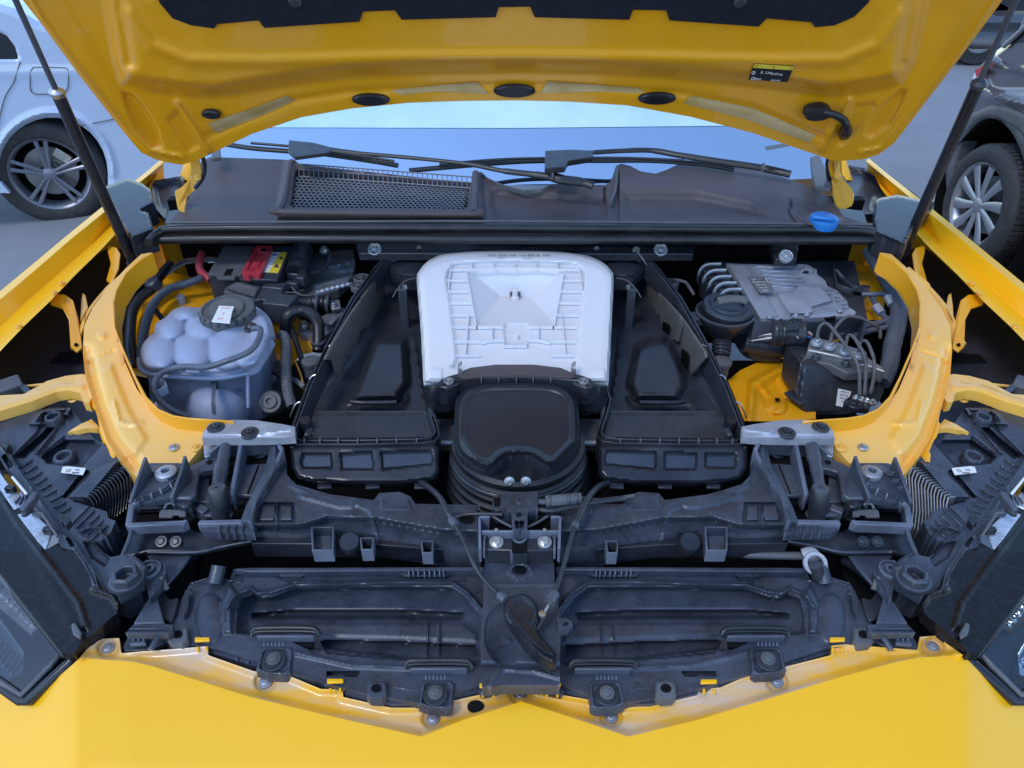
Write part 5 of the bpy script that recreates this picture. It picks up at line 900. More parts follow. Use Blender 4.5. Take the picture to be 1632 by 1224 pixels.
# ---------------------------------------------------------------- radiator shrouds
for s, f in SIDES:
    SH = part_empty('radiator_shroud', CAR, P(*one(f, (570, 990, .9))), 'dusty black radiator shroud panel on the %s of the release lever' % side(s))
    so = [(372, 908), (400, 905), (771, 905), (771, 1090), (730, 1104), (700, 1114), (668, 1120), (600, 1110), (540, 1095), (470, 1075), (400, 1052), (345, 1034), (300, 1028), (262, 1022), (262, 1006), (278, 980), (292, 950), (304, 928), (330, 921), (352, 916), (366, 926)]
    ridge = [(362, 968), (372, 950), (400, 938), (412, 946), (432, 944), (470, 932), (540, 931), (640, 928), (722, 929), (745, 944), (771, 974)]
    pan = [(378, 972), (384, 954), (404, 946), (418, 953), (436, 950), (472, 937), (640, 934), (720, 936), (742, 952), (766, 982), (766, 1058), (740, 1060), (640, 1050), (520, 1036), (500, 1040), (440, 1010), (390, 1012), (376, 1010)]
    relief('shroud_panel', f(so), lambda x, y: .905+0*x, PLD, SH, step=2.0, skirt=.02, ang=40, feats=[
        ('in', f(pan), -.022, 4), ('line', f(ridge), .012, 2.6), ('line', f([(376, 918), (440, 917), (450, 922), (480, 922), (490, 917), (636, 917), (645, 921), (712, 921), (722, 916), (771, 916)]), -.006, 1.6), ('line', f([(456, 927), (700, 924), (740, 924)]), .004, 1.6),
        ('in', f([(398, 976), (470, 970), (640, 970), (745, 975), (738, 990), (640, 988), (470, 988), (400, 988)]), -.018, 7), ('in', f([(400, 990), (740, 990), (764, 1010), (764, 1026), (640, 1020), (520, 1017), (420, 1005)]), .003, 8),
        ('in', f([(510, 1022), (520, 1019), (640, 1022), (760, 1028), (764, 1060), (700, 1056), (600, 1050), (520, 1042)]), -.020, 3), ('line', f([(682, 992), (680, 1046)]), .004, 1.8), ('line', f([(700, 992), (700, 1046)]), .004, 1.8),
        ('in', f([(366, 926), (384, 950), (372, 970), (372, 1012), (355, 1012), (350, 960)]), .010, 6), ('line', f([(306, 930), (330, 922), (352, 917), (366, 926), (384, 924)]), .005, 2),
        ('dome', one(f, (335, 985)), .006, 24, 40), ('line', f([(382, 1070), (430, 1040), (500, 1044)]), .0, 3), ('in', f([(520, 1070), (575, 1070), (570, 1078), (520, 1078)]), -.012, 2), ('line', f([(470, 1040), (560, 1060), (660, 1064)]), .004, 4)])
    walls('comb_tooth', [f([(x, 906), (x+1, 915)]) for x in (651, 658, 666, 676, 684, 692, 700, 706)], .914, PLD, SH, h=.01, t=.002)
    plate('shroud_back_edge', f([(372, 908), (378, 905), (771, 903), (771, 908), (400, 911)]), .912, PLD, SH, t=.02)
    # lower mouldings, rubber slots, screw blocks, clips
    relief('shroud_lip', f([(262, 1016), (330, 1018), (334, 1028), (334, 1040), (402, 1060), (455, 1066), (512, 1090), (548, 1094), (550, 1106), (625, 1122), (668, 1122), (720, 1112), (771, 1100), (771, 1082), (700, 1082), (600, 1066), (520, 1040), (440, 1026), (380, 1016), (345, 1010), (280, 1004)]), lambda x, y: .898+0*x, PLD, SH, step=2.2, skirt=.02, feats=[('line', f([(345, 1014), (400, 1034), (460, 1052), (520, 1072), (600, 1090), (668, 1100)]), .004, 5), ('line', f([(372, 1020), (378, 1052)]), .004, 2), ('line', f([(392, 1026), (396, 1056)]), .004, 2), ('dome', one(f, (640, 1100)), .004, 30, 14), ('in', f([(516, 1068), (580, 1072), (576, 1082), (514, 1078)]), -.014, 3)])
    for cx, cy, sc in ((455, 1006, 1.), (700, 1058, 1.)):
        tube('rubber_slot', W3(f([(cx-54*sc, cy+2, .915), (cx-50*sc, cy-3, .918), (cx-40*sc, cy-5, .92), (cx, cy-6, .92), (cx+40*sc, cy-5, .92), (cx+50*sc, cy-1, .918), (cx+54*sc, cy+6, .914)])), .0035, RUB, SH, sides=10)
        tube('rubber_slot', W3(f([(cx-54*sc, cy+8, .912), (cx-46*sc, cy+1, .915), (cx, cy-0, .915), (cx+44*sc, cy+1, .915), (cx+52*sc, cy+9, .912)])), .0028, RUB, SH, sides=10)
        plate('slot_plate', f([(cx-46, cy+5), (cx+44, cy+5), (cx+45, cy+9), (cx-46, cy+9)]), .917, PLD, SH, t=.012, bevel=.001); plate('slot_mouth', f([(cx-46, cy+9), (cx+45, cy+9), (cx+44, cy+24), (cx-45, cy+24)]), .904, VOID, SH, t=.008)
    for cx, cy in ((435, 1053), (693, 1107)):
        q = [(cx-27, cy+16), (cx-20, cy-18), (cx-15, cy-22), (cx+26, cy-22), (cx+32, cy-16), (cx+28, cy+20), (cx+20, cy+24), (cx-10, cy+22)]
        SB = relief('screw_block', f(q), lambda x, y: .908+0*x, PLD, SH, step=1.8, skirt=.015, feats=[('in', f(q), .003, 3), ('in', f([(a*.82+cx*.18, b*.82+cy*.18) for a, b in q]), -.004, 2.5)])
        hw('wash', 'block_screw', P(*one(f, (cx+1, cy, .910))), .0155, PLA, SB); hw('torx', 'block_screw_head', P(*one(f, (cx+1, cy-4, .914))), .0095, GREY, SB)
        walls('block_rib', [f([(cx+x, cy-24), (cx+x, cy-32)]) for x in (-14, -8, -2, 4, 10, 16)], .906, PLD, SH, h=.01, t=.0022)
    for cx, cy in ((600, 1099), (283, 1013)):
        q = [(cx-16, cy+10), (cx-15, cy-8), (cx-11, cy-13), (cx+16, cy-13), (cx+17, cy+8), (cx+8, cy+16), (cx-10, cy+15)]
        CP_ = relief('spring_clip', f(q), lambda x, y: .913+0*x, GREY if cx < 300 or s else PLD, SH, step=1.6, skirt=.015, label='square clip nut', feats=[('in', f(q), .003, 2.5), ('in', f(ell(cx, cy-2, 9, 7)), -.003, 2)]); hw('hole', 'clip_hole', P(*one(f, (cx, cy-2, .9155))), .0068, VOID, CP_)
    for cx, cy in ((534, 1080), (322, 1014)):
        plate('tab_socket', f([(cx-18, cy-4), (cx+16, cy-6), (cx+20, cy+4), (cx+14, cy+12), (cx-18, cy+12)]), .903, PLA, SH, t=.01, bevel=.002)
    plate('lock_side_tab', f([(762, 1100), (771, 1092), (808, 1090), (806, 1098), (790, 1103), (768, 1108)]), .905, PLA, SH, t=.01)
    # duct end with pipe, side latch
    tube('duct_pipe', W3(f([(349, 902, .925), (346, 915, .918), (342, 930, .91)])), .0105, PLD, SH, sides=20, label='short ribbed pipe stub')
    plate('side_catch', f([(288, 972), (290, 952), (296, 944), (302, 950), (300, 968), (292, 982)]), .915, PLA, SH, t=.01); hw('torx', 'catch_screw', P(*one(f, (301, 943, .915))), .006, PLA, SH)
    # braces to the headlight
    plate('lower_web_plate', f([(232, 882), (306, 881), (288, 908), (264, 934), (258, 926), (262, 905), (240, 893)]), .915, PLD, CAR, t=.006, bevel=.002)
    AR = relief('support_arm', f([(222, 900), (232, 893), (250, 892), (262, 900), (265, 912), (258, 930), (245, 948), (238, 956), (232, 930), (226, 922)]), lambda x, y: .935+0*x, PLD, CAR, step=1.8, skirt=.012, label='black arm with a round eye beside the headlight adjuster', feats=[('line', f([(224, 900), (234, 893), (250, 892), (262, 900), (264, 912), (250, 945)]), .004, 2.2)])
    lathe('arm_eye', P(*one(f, (238, 909, .936))), (0, 0, 1), [(.0165, -.002), (.0165, .003), (.014, .004), (.013, .001), (.009, .001), (.008, .005), (.004, .005), (.003, 0), (0, 0)], PLD, AR, n=28)
    plate('triangular_brace', f([(244, 948), (250, 950), (262, 993), (212, 994), (232, 960)]), .925, PLD, CAR, t=.006, bevel=.002)
    plate('dark_brace', f([(252, 930), (270, 955), (285, 952), (280, 975), (272, 990), (262, 985), (246, 945)]), .912, PLA, CAR, t=.006, bevel=.002)
    relief('slotted_bar', f([(200, 1009), (212, 996), (262, 995), (276, 996), (274, 1006), (266, 1010)]), lambda x, y: .93+0*x, PLD, CAR, step=1.6, skirt=.012, feats=[('line', f([(208, 1000), (274, 999)]), .003, 1.2), ('line', f([(204, 1005), (272, 1004)]), -.003, 1.2)])
    plate('brace_floor', f([(196, 1030), (206, 1010), (262, 1010), (262, 1024), (240, 1036), (198, 1038)]), .905, PLA, CAR, t=.008); 
    for x in (214, 222, 230): walls('brace_tooth', [f([(x, 1012), (x-2, 1020)])], .915, PLD, CAR, h=.008, t=.003)
    plate('brace_bar', f([(208, 1022), (232, 1020), (232, 1026), (206, 1028)]), .915, PLD, CAR, t=.006); tube('brace_rod', W3(f([(256, 1010, .92), (247, 1024, .918), (240, 1036, .915)])), .004, PLD, CAR)
    tube('dark_strut', W3(f([(262, 925, .90), (290, 900, .895), (310, 888, .89)])), .012, PLG, CAR, flat=.5); tube('wire', W3(f([(258, 920, .935), (262, 930, .93), (266, 940, .925)])), .004, GREY, CAR)
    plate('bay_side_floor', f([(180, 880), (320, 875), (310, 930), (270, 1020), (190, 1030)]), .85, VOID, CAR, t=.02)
# coolant hose on the right
tube('coolant_hose', [P(1130, 866, .895), P(1180, 882, .90), P(1220, 885, .905), P(1283, 886, .91)], .0062, GREY, CAR, sides=14, label='thin hose with a pale clip above the shroud')
HCp = part_empty('hose_clip', CAR, P(1297, 895, .93), 'pale plastic quick connector on the hose'); LILAC = mat('pale_grey_plastic', (.30, .30, .34), .45, base2=(.38, .38, .42), nscale=30)
tube('clip_body', [P(1281, 886, .925), P(1292, 883, .93), P(1298, 890, .93)], .011, LILAC, HCp, sides=16); lathe('clip_ring', P(1299, 898, .93), (-.1, -.5, .7), [(.0165, -.004), (.0175, 0), (.0165, .004), (.0115, .004), (.011, -.004)], LILAC, HCp, n=28); tube('clip_stub', [P(1299, 900, .935), P(1302, 910, .925), P(1304, 920, .915)], .0095, PLA, HCp, sides=16)
# ---------------------------------------------------------------- headlights
for s, f in SIDES:
    HL = part_empty('headlight', CAR, P(*one(f, (60, 900, .9))), 'black headlight unit at the %s edge of the bay' % side(s))
    ho = [(-120, 560), (-60, 650), (0, 655), (70, 648), (112, 650), (120, 660), (150, 700), (164, 706), (176, 720), (192, 734), (160, 770), (137, 795), (106, 796), (170, 815), (172, 826), (184, 830), (176, 850), (160, 862), (148, 862), (165, 880), (185, 895), (200, 888), (222, 900), (226, 912), (218, 935), (190, 950), (175, 945), (158, 918), (150, 908), (133, 892), (114, 868), (90, 838), (60, 796), (30, 752), (0, 708), (-120, 540)]
    hz = lambda x, y: .955+(700-y)*.00012
    HP = relief('lamp_housing', f(ho), hz, PLD, HL, step=1.8, skirt=.05, ang=40, label='ribbed black top of the headlight housing', feats=[
        ('in', f([(20, 648), (75, 650), (60, 690), (20, 730), (-30, 700)]), .006, 3), ('in', f([(22, 728), (38, 732), (75, 700), (110, 662), (96, 660), (62, 694)]), -.018, 4),
        ('in', f([(64, 728), (75, 740), (98, 742), (132, 745), (165, 708), (150, 700), (104, 700)]), -.016, 4), ('in', f([(66, 722), (75, 738), (92, 740), (110, 708), (104, 692)]), -.006, 4),
        ('in', f([(44, 678), (56, 660), (76, 650), (118, 648), (98, 677)]), .010, 2), ('in', f([(56, 674), (66, 658), (108, 652), (96, 674)]), -.006, 2),
        ('line', f([(58, 722), (94, 676)]), .008, 2), ('in', f([(135, 746), (144, 752), (104, 796), (98, 792)]), -.014, 3),
        ('in', f([(106, 794), (146, 752), (192, 732), (140, 794)]), .006, 2)]
        + [('line', f([(34+k*7.6, 744+k*9.2), (50+k*7.6, 733+k*9.6)]), .004, 1.5) for k in range(9)]
        + [('line', f([(114+k*7, 834+k*7), (142+k*7, 806+k*8)]), .004, 1.6) for k in range(5)]
        + [('in', f([(98, 740), (62, 790), (75, 806), (112, 754)]), -.0, 3), ('in', f([(130, 862), (150, 864), (178, 893), (168, 905), (145, 890)]), -.010, 4), ('line', f([(128, 846), (145, 840), (160, 842), (162, 850), (185, 870), (192, 888)]), .008, 2.2)])
    # long toothed strip along the glass
    strip = [(-60, 622), (-6, 700), (10, 712), (36, 758), (60, 790), (84, 826), (100, 848), (122, 868), (136, 890), (150, 910), (158, 940), (150, 945), (142, 915), (128, 892), (114, 877), (98, 872), (92, 862), (96, 856), (70, 824), (50, 818), (44, 808), (52, 800), (40, 786), (26, 770), (22, 756), (6, 742), (-4, 724), (-70, 630)]
    relief('mounting_strip', f(strip), lambda x, y: hz(x, y)+.010, PLD, HL, step=1.8, skirt=.02, ang=40, feats=[('line', f([(-4, 704), (40, 764), (90, 836), (134, 896), (150, 930)]), .0035, 1.6), ('in', f([(2, 728), (8, 722), (22, 742), (15, 748)]), -.010, 1.6), ('in', f([(104, 858), (110, 855), (120, 870), (114, 873)]), -.010, 1.6), ('line', f([(24, 742), (48, 776)]), -.003, 1.6), ('line', f([(54, 806), (62, 814), (78, 834), (92, 852)]), .003, 1.5)])
    tube('strip_edge', W3(f([(48, 816, .965), (66, 818, .965), (72, 826, .964), (92, 855, .961)])), .0022, GREY, HL, sides=8)
    plate('pointed_blade', f([(33, 806), (52, 784), (60, 782), (56, 792), (38, 812), (32, 812)]), .982, PLD, HL, t=.012, bevel=.0015); plate('pointed_blade', f([(34, 816), (48, 806), (54, 800), (50, 812), (40, 820), (33, 820)]), .974, PLA, HL, t=.006)
    for q in ([(4, 706), (12, 700), (15, 709), (9, 716)], [(94, 825), (100, 818), (103, 828), (97, 832)], [(99, 830), (109, 820), (112, 830), (104, 838)]): plate('small_tooth', f(q), .972, PLG, HL, t=.012)
    for q in ([(20, 757), (44, 785), (40, 788), (17, 760)],): plate('bright_slat', f(q), .962, LABW, HL, t=.003)
    for cx, cy in ((17, 780), (78, 846)): box('strip_catch', P(*one(f, (cx, cy, .955))), (.014, .008, .012), PLG, HL, bevel=.001)
    plate('speckled_plate', f([(27, 820), (49, 813), (60, 822), (84, 846), (72, 877), (68, 874)]), .945, mat('speckled_reflector', (.50, .53, .58), .25, .5, base2=(.62, .66, .72), nscale=120, lo=.45, hi=.55) if not s else MATS['speckled_reflector'], HL, t=.004, label='pale speckled plate')
    plate('speckled_plate', f([(-20, 730), (0, 752), (16, 775), (44, 800), (22, 812), (-20, 755)]), .946, MATS['speckled_reflector'], HL, t=.004, label='pale speckled plate')
    for k in range(3): walls('plate_rib', [f([(22+k*7, 800+k*2), (32+k*5, 790-k)])], .952, PLD, HL, h=.006, t=.002)
    # adjusters
    for cx, cy, r, hx, zz in ((84, 664, .0155, .011, .972), (101, 727, .0165, .009, .952)):
        A_ = lathe('adjuster_ring', P(*one(f, (cx, cy, zz))), (0, -.1, 1), [(r, -.014), (r, -.002), (r*.9, .002), (r*.66, .002), (r*.6, -.003), (r*.55, -.010), (0, -.010)], PLD, HL, n=6 if cx < 90 else 10, bevel=.0008, ang=20)
        lathe('ring_base', P(*one(f, (cx, cy, zz-.006))), (0, -.1, 1), [(r*1.12, -.01), (r*1.12, -.002), (r, 0), (0, 0)], PLA, HL, n=28)
    cc = one(f, (199, 917, .965)); lathe('adjuster_cup', P(*cc), (0, 0, 1), [(.0205, -.016), (.0215, -.012), (.0225, -.010), (.0225, -.006), (.018, -.005), (.0, -.005)], PLD, HL, n=36)
    lathe('adjuster_ring', P(cc[0], cc[1]-2, .970), (0, 0, 1), [(.019, -.014), (.019, 0), (.0165, .003), (.0125, .003), (.0115, -.002), (.011, -.010), (0, -.010)], PLD, HL, n=6, bevel=.001, ang=20)
    relief('cup_flange', f([(178, 930), (186, 948), (226, 925), (236, 905), (222, 890), (205, 882), (176, 888), (168, 905)]), lambda x, y: .948+0*x, PLD, HL, step=1.8, skirt=.02, feats=[('line', f([(182, 940), (222, 922), (232, 904), (212, 886), (192, 880)]), .006, 2)])
    lq = [(100, 744), (107, 743), (137, 746), (132, 757), (97, 753)]
    LL = plate('housing_label', f(lq), .957, LABW, HL, t=.0006, bevel=0); c_ = one(f, (117, 750)); text('lettering', 'LED', c_[0]+6, c_[1]-1, .0050, INKB, LL, z=.9578, dx=(10, .9)); walls('bar_code', [[(c_[0]-2+k*1.3-8*0, c_[1]+2.2), (c_[0]-2.2+k*1.3, c_[1]+4.4)] for k in range(9)], .9577, INKB, LL, h=.0002, t=.0006, bevel=0); lathe('round_stamp', P(c_[0]-8, c_[1], .9577), Z, [(.0035, 0), (.0035, .0002), (.0026, .0002), (.0026, 0)], INKB, LL, n=14)
    box('wiring_socket', P(*one(f, (12, 618, .965))), (.05, .045, .02), GREY, HL, M=Matrix.Rotation(.7*(1 if not s else -1), 3, 'Z'), bevel=.003)
    for q, nm in (([(28, 606), (24, 612), (44, 628), (50, 622), (40, 612)], 'socket_lug'),): plate(nm, f(q), .972, PLD, HL, t=.008)
    # folded yellow tab glimpsed behind the housing
    relief('yellow_gusset', f([(106, 690), (128, 676), (146, 668), (154, 676), (160, 684), (140, 682), (120, 686)]), lambda x, y: .962+0*x, YDU, CAR, step=2, skirt=.01, feats=[('dome', one(f, (135, 680)), .006, 24, 10)])
    # smoked top of the lamp and clear lens
    st = [(-200, 560), (-90, 620), (-30, 690), (0, 748), (30, 808), (60, 856), (72, 877), (98, 862), (116, 874), (132, 892), (148, 908), (158, 938), (178, 948), (188, 958), (187, 976), (160, 1000), (127, 1028), (118, 1042), (98, 1040), (60, 990), (0, 912), (-90, 800), (-200, 700)]
    stz = lambda x, y, f=f, s=s: .944-.00016*np.maximum(0, (y-880)) - .0*(x)
    relief('smoked_lamp_top', f(st), stz, SMK, HL, step=2.5, skirt=.02, ang=50, label='scratched dark lamp top', feats=[('line', f([(-40, 720), (30, 836), (80, 900), (125, 960), (138, 1000)]), .003, 5), ('in', f([(113, 996), (122, 992), (131, 1008), (128, 1018), (117, 1010)]), .004, 2), ('line', f([(150, 940), (178, 948), (187, 962)]), .006, 5), ('line', f([(60, 880), (112, 990)]), .0015, 14)])
    plate('vent_nib', f([(113, 994), (120, 991), (130, 1008), (127, 1017), (116, 1010)]), .935, GREY, HL, t=.006, bevel=.002)
    lz = lambda x, y: .918-.00030*(y-950)
    le = [(-200, 690), (-90, 806), (0, 916), (50, 980), (99, 1040), (80, 1062), (34, 1108), (0, 1086), (-90, 1020), (-200, 940)]
    frs = [(a, b, lz(a, b)+.004) for a, b in le]
    tube('lens_frame', W3(f(frs)), .0042, GREY, HL, sides=8, sm=False, closed=True)
    ob = [(-200, 700, .93), (0, 908, .928), (60, 985, .918), (106, 1042, .905), (118, 1046, .90), (112, 1056, .895), (45, 1117, .868), (34, 1116, .868), (0, 1092, .872), (-200, 960, .88)]
    tube('black_surround', W3(f(ob)), .0075, PLG, HL, sides=10, sm=False, closed=True)
    plate('lamp_floor', f([(-260, 700), (-60, 880), (40, 960), (104, 1036), (60, 1085), (30, 1106), (-30, 1075), (-260, 940)]), .80, DRK, HL, t=.01)
    relief('clear_lens', f(le), lz, LENS, HL, step=6, skirt=0, ang=180)
    relief('inner_reflector', f([(-120, 870), (-40, 950), (0, 985), (38, 1040), (36, 1075), (10, 1085), (-40, 1050), (-120, 980)]), lambda x, y: .865-(y-950)*.0002, DRK if not s else CHR, HL, step=2.2, skirt=.02, ang=30, feats=[('line', f([(-20+k*6, 1000+k*6), (-36+k*6, 1020+k*6)]), .003, 1.6) for k in range(10)] + ([('line', f([(-20, 950), (30, 1010), (60, 1060)]), .01, 8)]))
    relief('lamp_fin', f([(10, 930), (40, 965), (62, 1000), (50, 1010), (20, 985), (-20, 950)]), lambda x, y: .875+0*x, (CHR if s else ALD), HL, step=2.5, skirt=.01, ang=30, feats=[('line', f([(k*8-5, 940+k*8), (k*8+10, 930+k*8)]), .004, 2) for k in range(8)])
    lathe('projector_lens', P(*one(f, (-6, 925, .86))), (0, -.6, .6), [(.034, -.02), (.036, 0), (.030, .010), (.018, .016), (0, .018)], CHR if s else DRK, HL, n=32)
# ================================================================== STRUTS, HINGES, WIPERS
def proj(v):
    d = v-Vector((0, 0, CAMZ)); dep = d.y*CP-d.z*SP; up = d.y*SP+d.z*CP
    return CX+FPX*d.x/dep, CY-FPX*up/dep
def at_y(px, py, y): d = ray(px, py); return Vector((0, 0, CAMZ)) + d*(y/d.y)
def cutpoint(a, b, py):
    lo, hi = 0., 1.
    for _ in range(40):
        m = (lo+hi)/2
        if proj(a.lerp(b, m))[1] > py: lo = m
        else: hi = m
    return a.lerp(b, lo)
for s, (bx_, tx_) in enumerate((((213, 418), (22, -6)), ((1440, 400), (1622, -6)))):
    lo = P(*bx_, 1.02); hi = at_y(*tx_, 1.34); hi2 = hi+(hi-lo)*.10; mid = cutpoint(lo, hi, 150 if not s else 136); d = (hi-lo).normalized()
    ST = part_empty('gas_strut', CAR, lo, 'black gas strut holding the bonnet up on the %s of the photo' % side(s))
    tube('strut_cylinder', [lo, mid], .0115, PLG, ST, sides=24); tube('strut_rod', [mid, hi2], .0052, PLA, ST, sides=16)
    lathe('strut_collar', mid, d, [(.0118, -.004), (.0135, 0), (.0135, .006), (.010, .010), (.006, .012)], STL if not s else PLA, ST, n=24)
    lathe('ball_joint', lo, d, [(.012, -.03), (.016, -.02), (.016, 0), (.012, .006), (0, .006)], PLA, ST, n=20)
tube('strut_mark', [cutpoint(P(1440, 400, 1.02), at_y(1622, -6, 1.34), 244)+Vector((0, -.011, .003)), cutpoint(P(1440, 400, 1.02), at_y(1622, -6, 1.34), 241)+Vector((0, -.011, .003))], .003, GREY, CAR)
# hinges
for s, f in SIDES:
    HG = part_empty('bonnet_hinge', CAR, P(*one(f, (300, 300, 1.12))), 'yellow curved bonnet hinge on the %s' % side(s))
    pts = [(306, 228, 1.27), (312, 244, 1.245), (317, 262, 1.215), (314, 282, 1.185), (302, 298, 1.16), (288, 306, 1.14), (284, 318, 1.125), (288, 334, 1.11)] if not s else [(1338, 232, 1.27), (1336, 246, 1.245), (1332, 262, 1.215), (1336, 280, 1.185), (1348, 298, 1.15), (1354, 310, 1.13), (1352, 320, 1.12), (1344, 330, 1.11)]
    q_ = [(299, 230, 1.27), (312, 233, 1.262), (317, 250, 1.235), (320, 264, 1.212), (318, 284, 1.18), (306, 297, 1.158), (297, 306, 1.143), (293, 332, 1.112), (282, 328, 1.115), (278, 304, 1.143), (290, 296, 1.158), (303, 283, 1.18), (304, 262, 1.212)] if not s else [(1332, 240, 1.262), (1342, 244, 1.255), (1341, 262, 1.215), (1344, 284, 1.18), (1356, 298, 1.155), (1362, 308, 1.142), (1361, 320, 1.128), (1348, 326, 1.12), (1334, 324, 1.12), (1328, 300, 1.152), (1327, 280, 1.185), (1330, 260, 1.22)]
    plate('hinge_arm', q_, None, YDU, HG, t=.014, bevel=.004, seg=3)
    tube('hinge_edge', W3([(a+(9 if not s else -8), b+1, z+.002) for a, b, z in pts[:5]]), .005, PLA if not s else YIN, HG)
    for k in (1, 3, 5): hw('hex', 'hinge_bolt', P(pts[k][0], pts[k][1], pts[k][2]+.008), .008, YDU, HG, axis=(0, -.7, .7)) if k < 4 else None
    plate('hinge_base', f([(268, 336), (316, 330), (322, 352), (262, 356)]), 1.09, PLG, HG, t=.02)
    # black covers at the corners
    if not s: qa, qb = [(166, 298), (202, 284), (226, 292), (240, 302), (246, 324), (226, 335), (236, 338), (246, 367), (209, 381), (186, 340)], [(226, 291), (290, 280), (300, 308), (322, 330), (262, 348), (246, 330), (240, 300)]
    else: qa, qb = [(1395, 322), (1400, 316), (1430, 310), (1468, 318), (1490, 320), (1480, 330), (1462, 350), (1442, 392), (1395, 372), (1392, 352)], [(1342, 262), (1380, 268), (1440, 296), (1468, 316), (1440, 322), (1400, 318), (1394, 340), (1350, 344), (1340, 320)]
    relief('corner_cover', qa, lambda x, y: 1.105+(330-y)*.0001, PLG, HG, step=2.5, skirt=.05, ang=30, label='black folded cover at the corner of the scuttle', feats=[('in', qa, .006, 3)])
    relief('corner_gutter', qb, lambda x, y: 1.075+0*x, PLA, HG, step=3, skirt=.02, feats=[('in', qb, -.014, 12), ('line', [(qb[1][0], qb[1][1]+6), (qb[2][0]-6, qb[2][1]+6)], .006, 3)])
plate('glass_corner_trim', [(1292, 250), (1306, 246), (1316, 268), (1326, 296), (1322, 300), (1300, 296), (1294, 275)], 1.165, GREY, CAR, t=.01, bevel=.002); plate('glass_corner_trim', [(338, 236), (350, 234), (352, 250), (336, 252)], 1.165, GREY, CAR, t=.01, bevel=.002)
tube('hinge_cable', [mpH(1302, 178, .02), mpH(1324, 181, .03), mpH(1344, 191, .035), mpH(1349, 206, .03), P(1338, 224, 1.262), P(1328, 242, 1.235), P(1323, 262, 1.205), P(1325, 284, 1.17), P(1332, 305, 1.13), P(1334, 325, 1.10)], [.0075, .0075, .008, .013, .013, .011, .010, .009, .009], RUB, CAR, sides=14, label='black cable sleeve from the bonnet to the hinge')
lathe('cable_boot', mpH(1302, 178, .02), HN, [(.026, -.01), (.028, .0), (.024, .008), (.012, .012), (0, .012)], RUB, CAR, n=28, squash=.6)
# wipers
def wz(py): return 1.136+(265-py)*.00060
W1 = part_empty('wiper', CAR, P(640, 262, 1.15), 'black wiper lying across the left of the windscreen foot')
tube('wiper_arm', [P(a, b, wz(b)+.022) for a, b in ((462, 230), (500, 234), (560, 243), (660, 252), (743, 261), (800, 272), (850, 278), (884, 283))], [.0065, .0062, .0055, .0052, .0062, .008, .0095], RUB, W1, flat=.6)
tube('wiper_blade', [P(a, b, wz(b)+.010) for a, b in ((348, 228), (400, 236), (460, 241), (520, 246), (600, 258), (634, 264))], .0068, RUB, W1, flat=.7)
tube('blade_spoiler', [P(a, b, wz(b)+.021) for a, b in ((400, 228), (470, 234), (560, 246), (628, 257))], .0035, PLG, W1)
plate('blade_clip', [(460, 223), (500, 227), (527, 234), (524, 243), (470, 250), (459, 240)], 1.198, RUB, W1, t=.009, bevel=.002)
tube('arm_pivot', [P(876, 280, 1.165), P(895, 286, 1.160), P(925, 290, 1.155), P(945, 296, 1.15)], [.013, .012, .010], RUB, W1, flat=.6); lathe('pivot_ring', P(879, 280, 1.168), (1, .3, 0), [(.012, -.002), (.0125, 0), (.012, .002)], GREY, W1, n=20)
W2 = part_empty('wiper', CAR, P(1000, 255, 1.16), 'black wiper lying across the right of the windscreen foot')
tube('wiper_blade', [P(a, b, wz(b)+.010) for a, b in ((652, 272), (740, 264), (820, 258), (880, 256), (960, 256), (1040, 256), (1120, 262), (1170, 270))], .0068, RUB, W2, flat=.7)
tube('blade_spoiler', [P(a, b, wz(b)+.019) for a, b in ((700, 262), (800, 254), (900, 252), (1000, 252), (1090, 256))], .0035, PLG, W2)
plate('blade_clip', [(869, 240), (912, 238), (946, 240), (944, 250), (906, 256), (900, 266), (868, 268)], 1.19, RUB, W2, t=.014, bevel=.002)
tube('wiper_arm', [P(a, b, wz(b)+.024) for a, b in ((900, 246), (946, 243), (1000, 240), (1040, 240), (1086, 248), (1150, 258), (1216, 268), (1260, 278))], [.006, .0065, .007, .008, .0085, .009, .010], RUB, W2, flat=.6)
lathe('arm_band', P(1216, 267, 1.172), (1, -.1, 0), [(.0105, -.002), (.011, 0), (.0105, .002)], GREY, W2, n=20)
plate('glass_mark', [(1219, 234), (1262, 226), (1264, 231), (1222, 239)], 1.222, GREY, WS, t=.001, bevel=0)
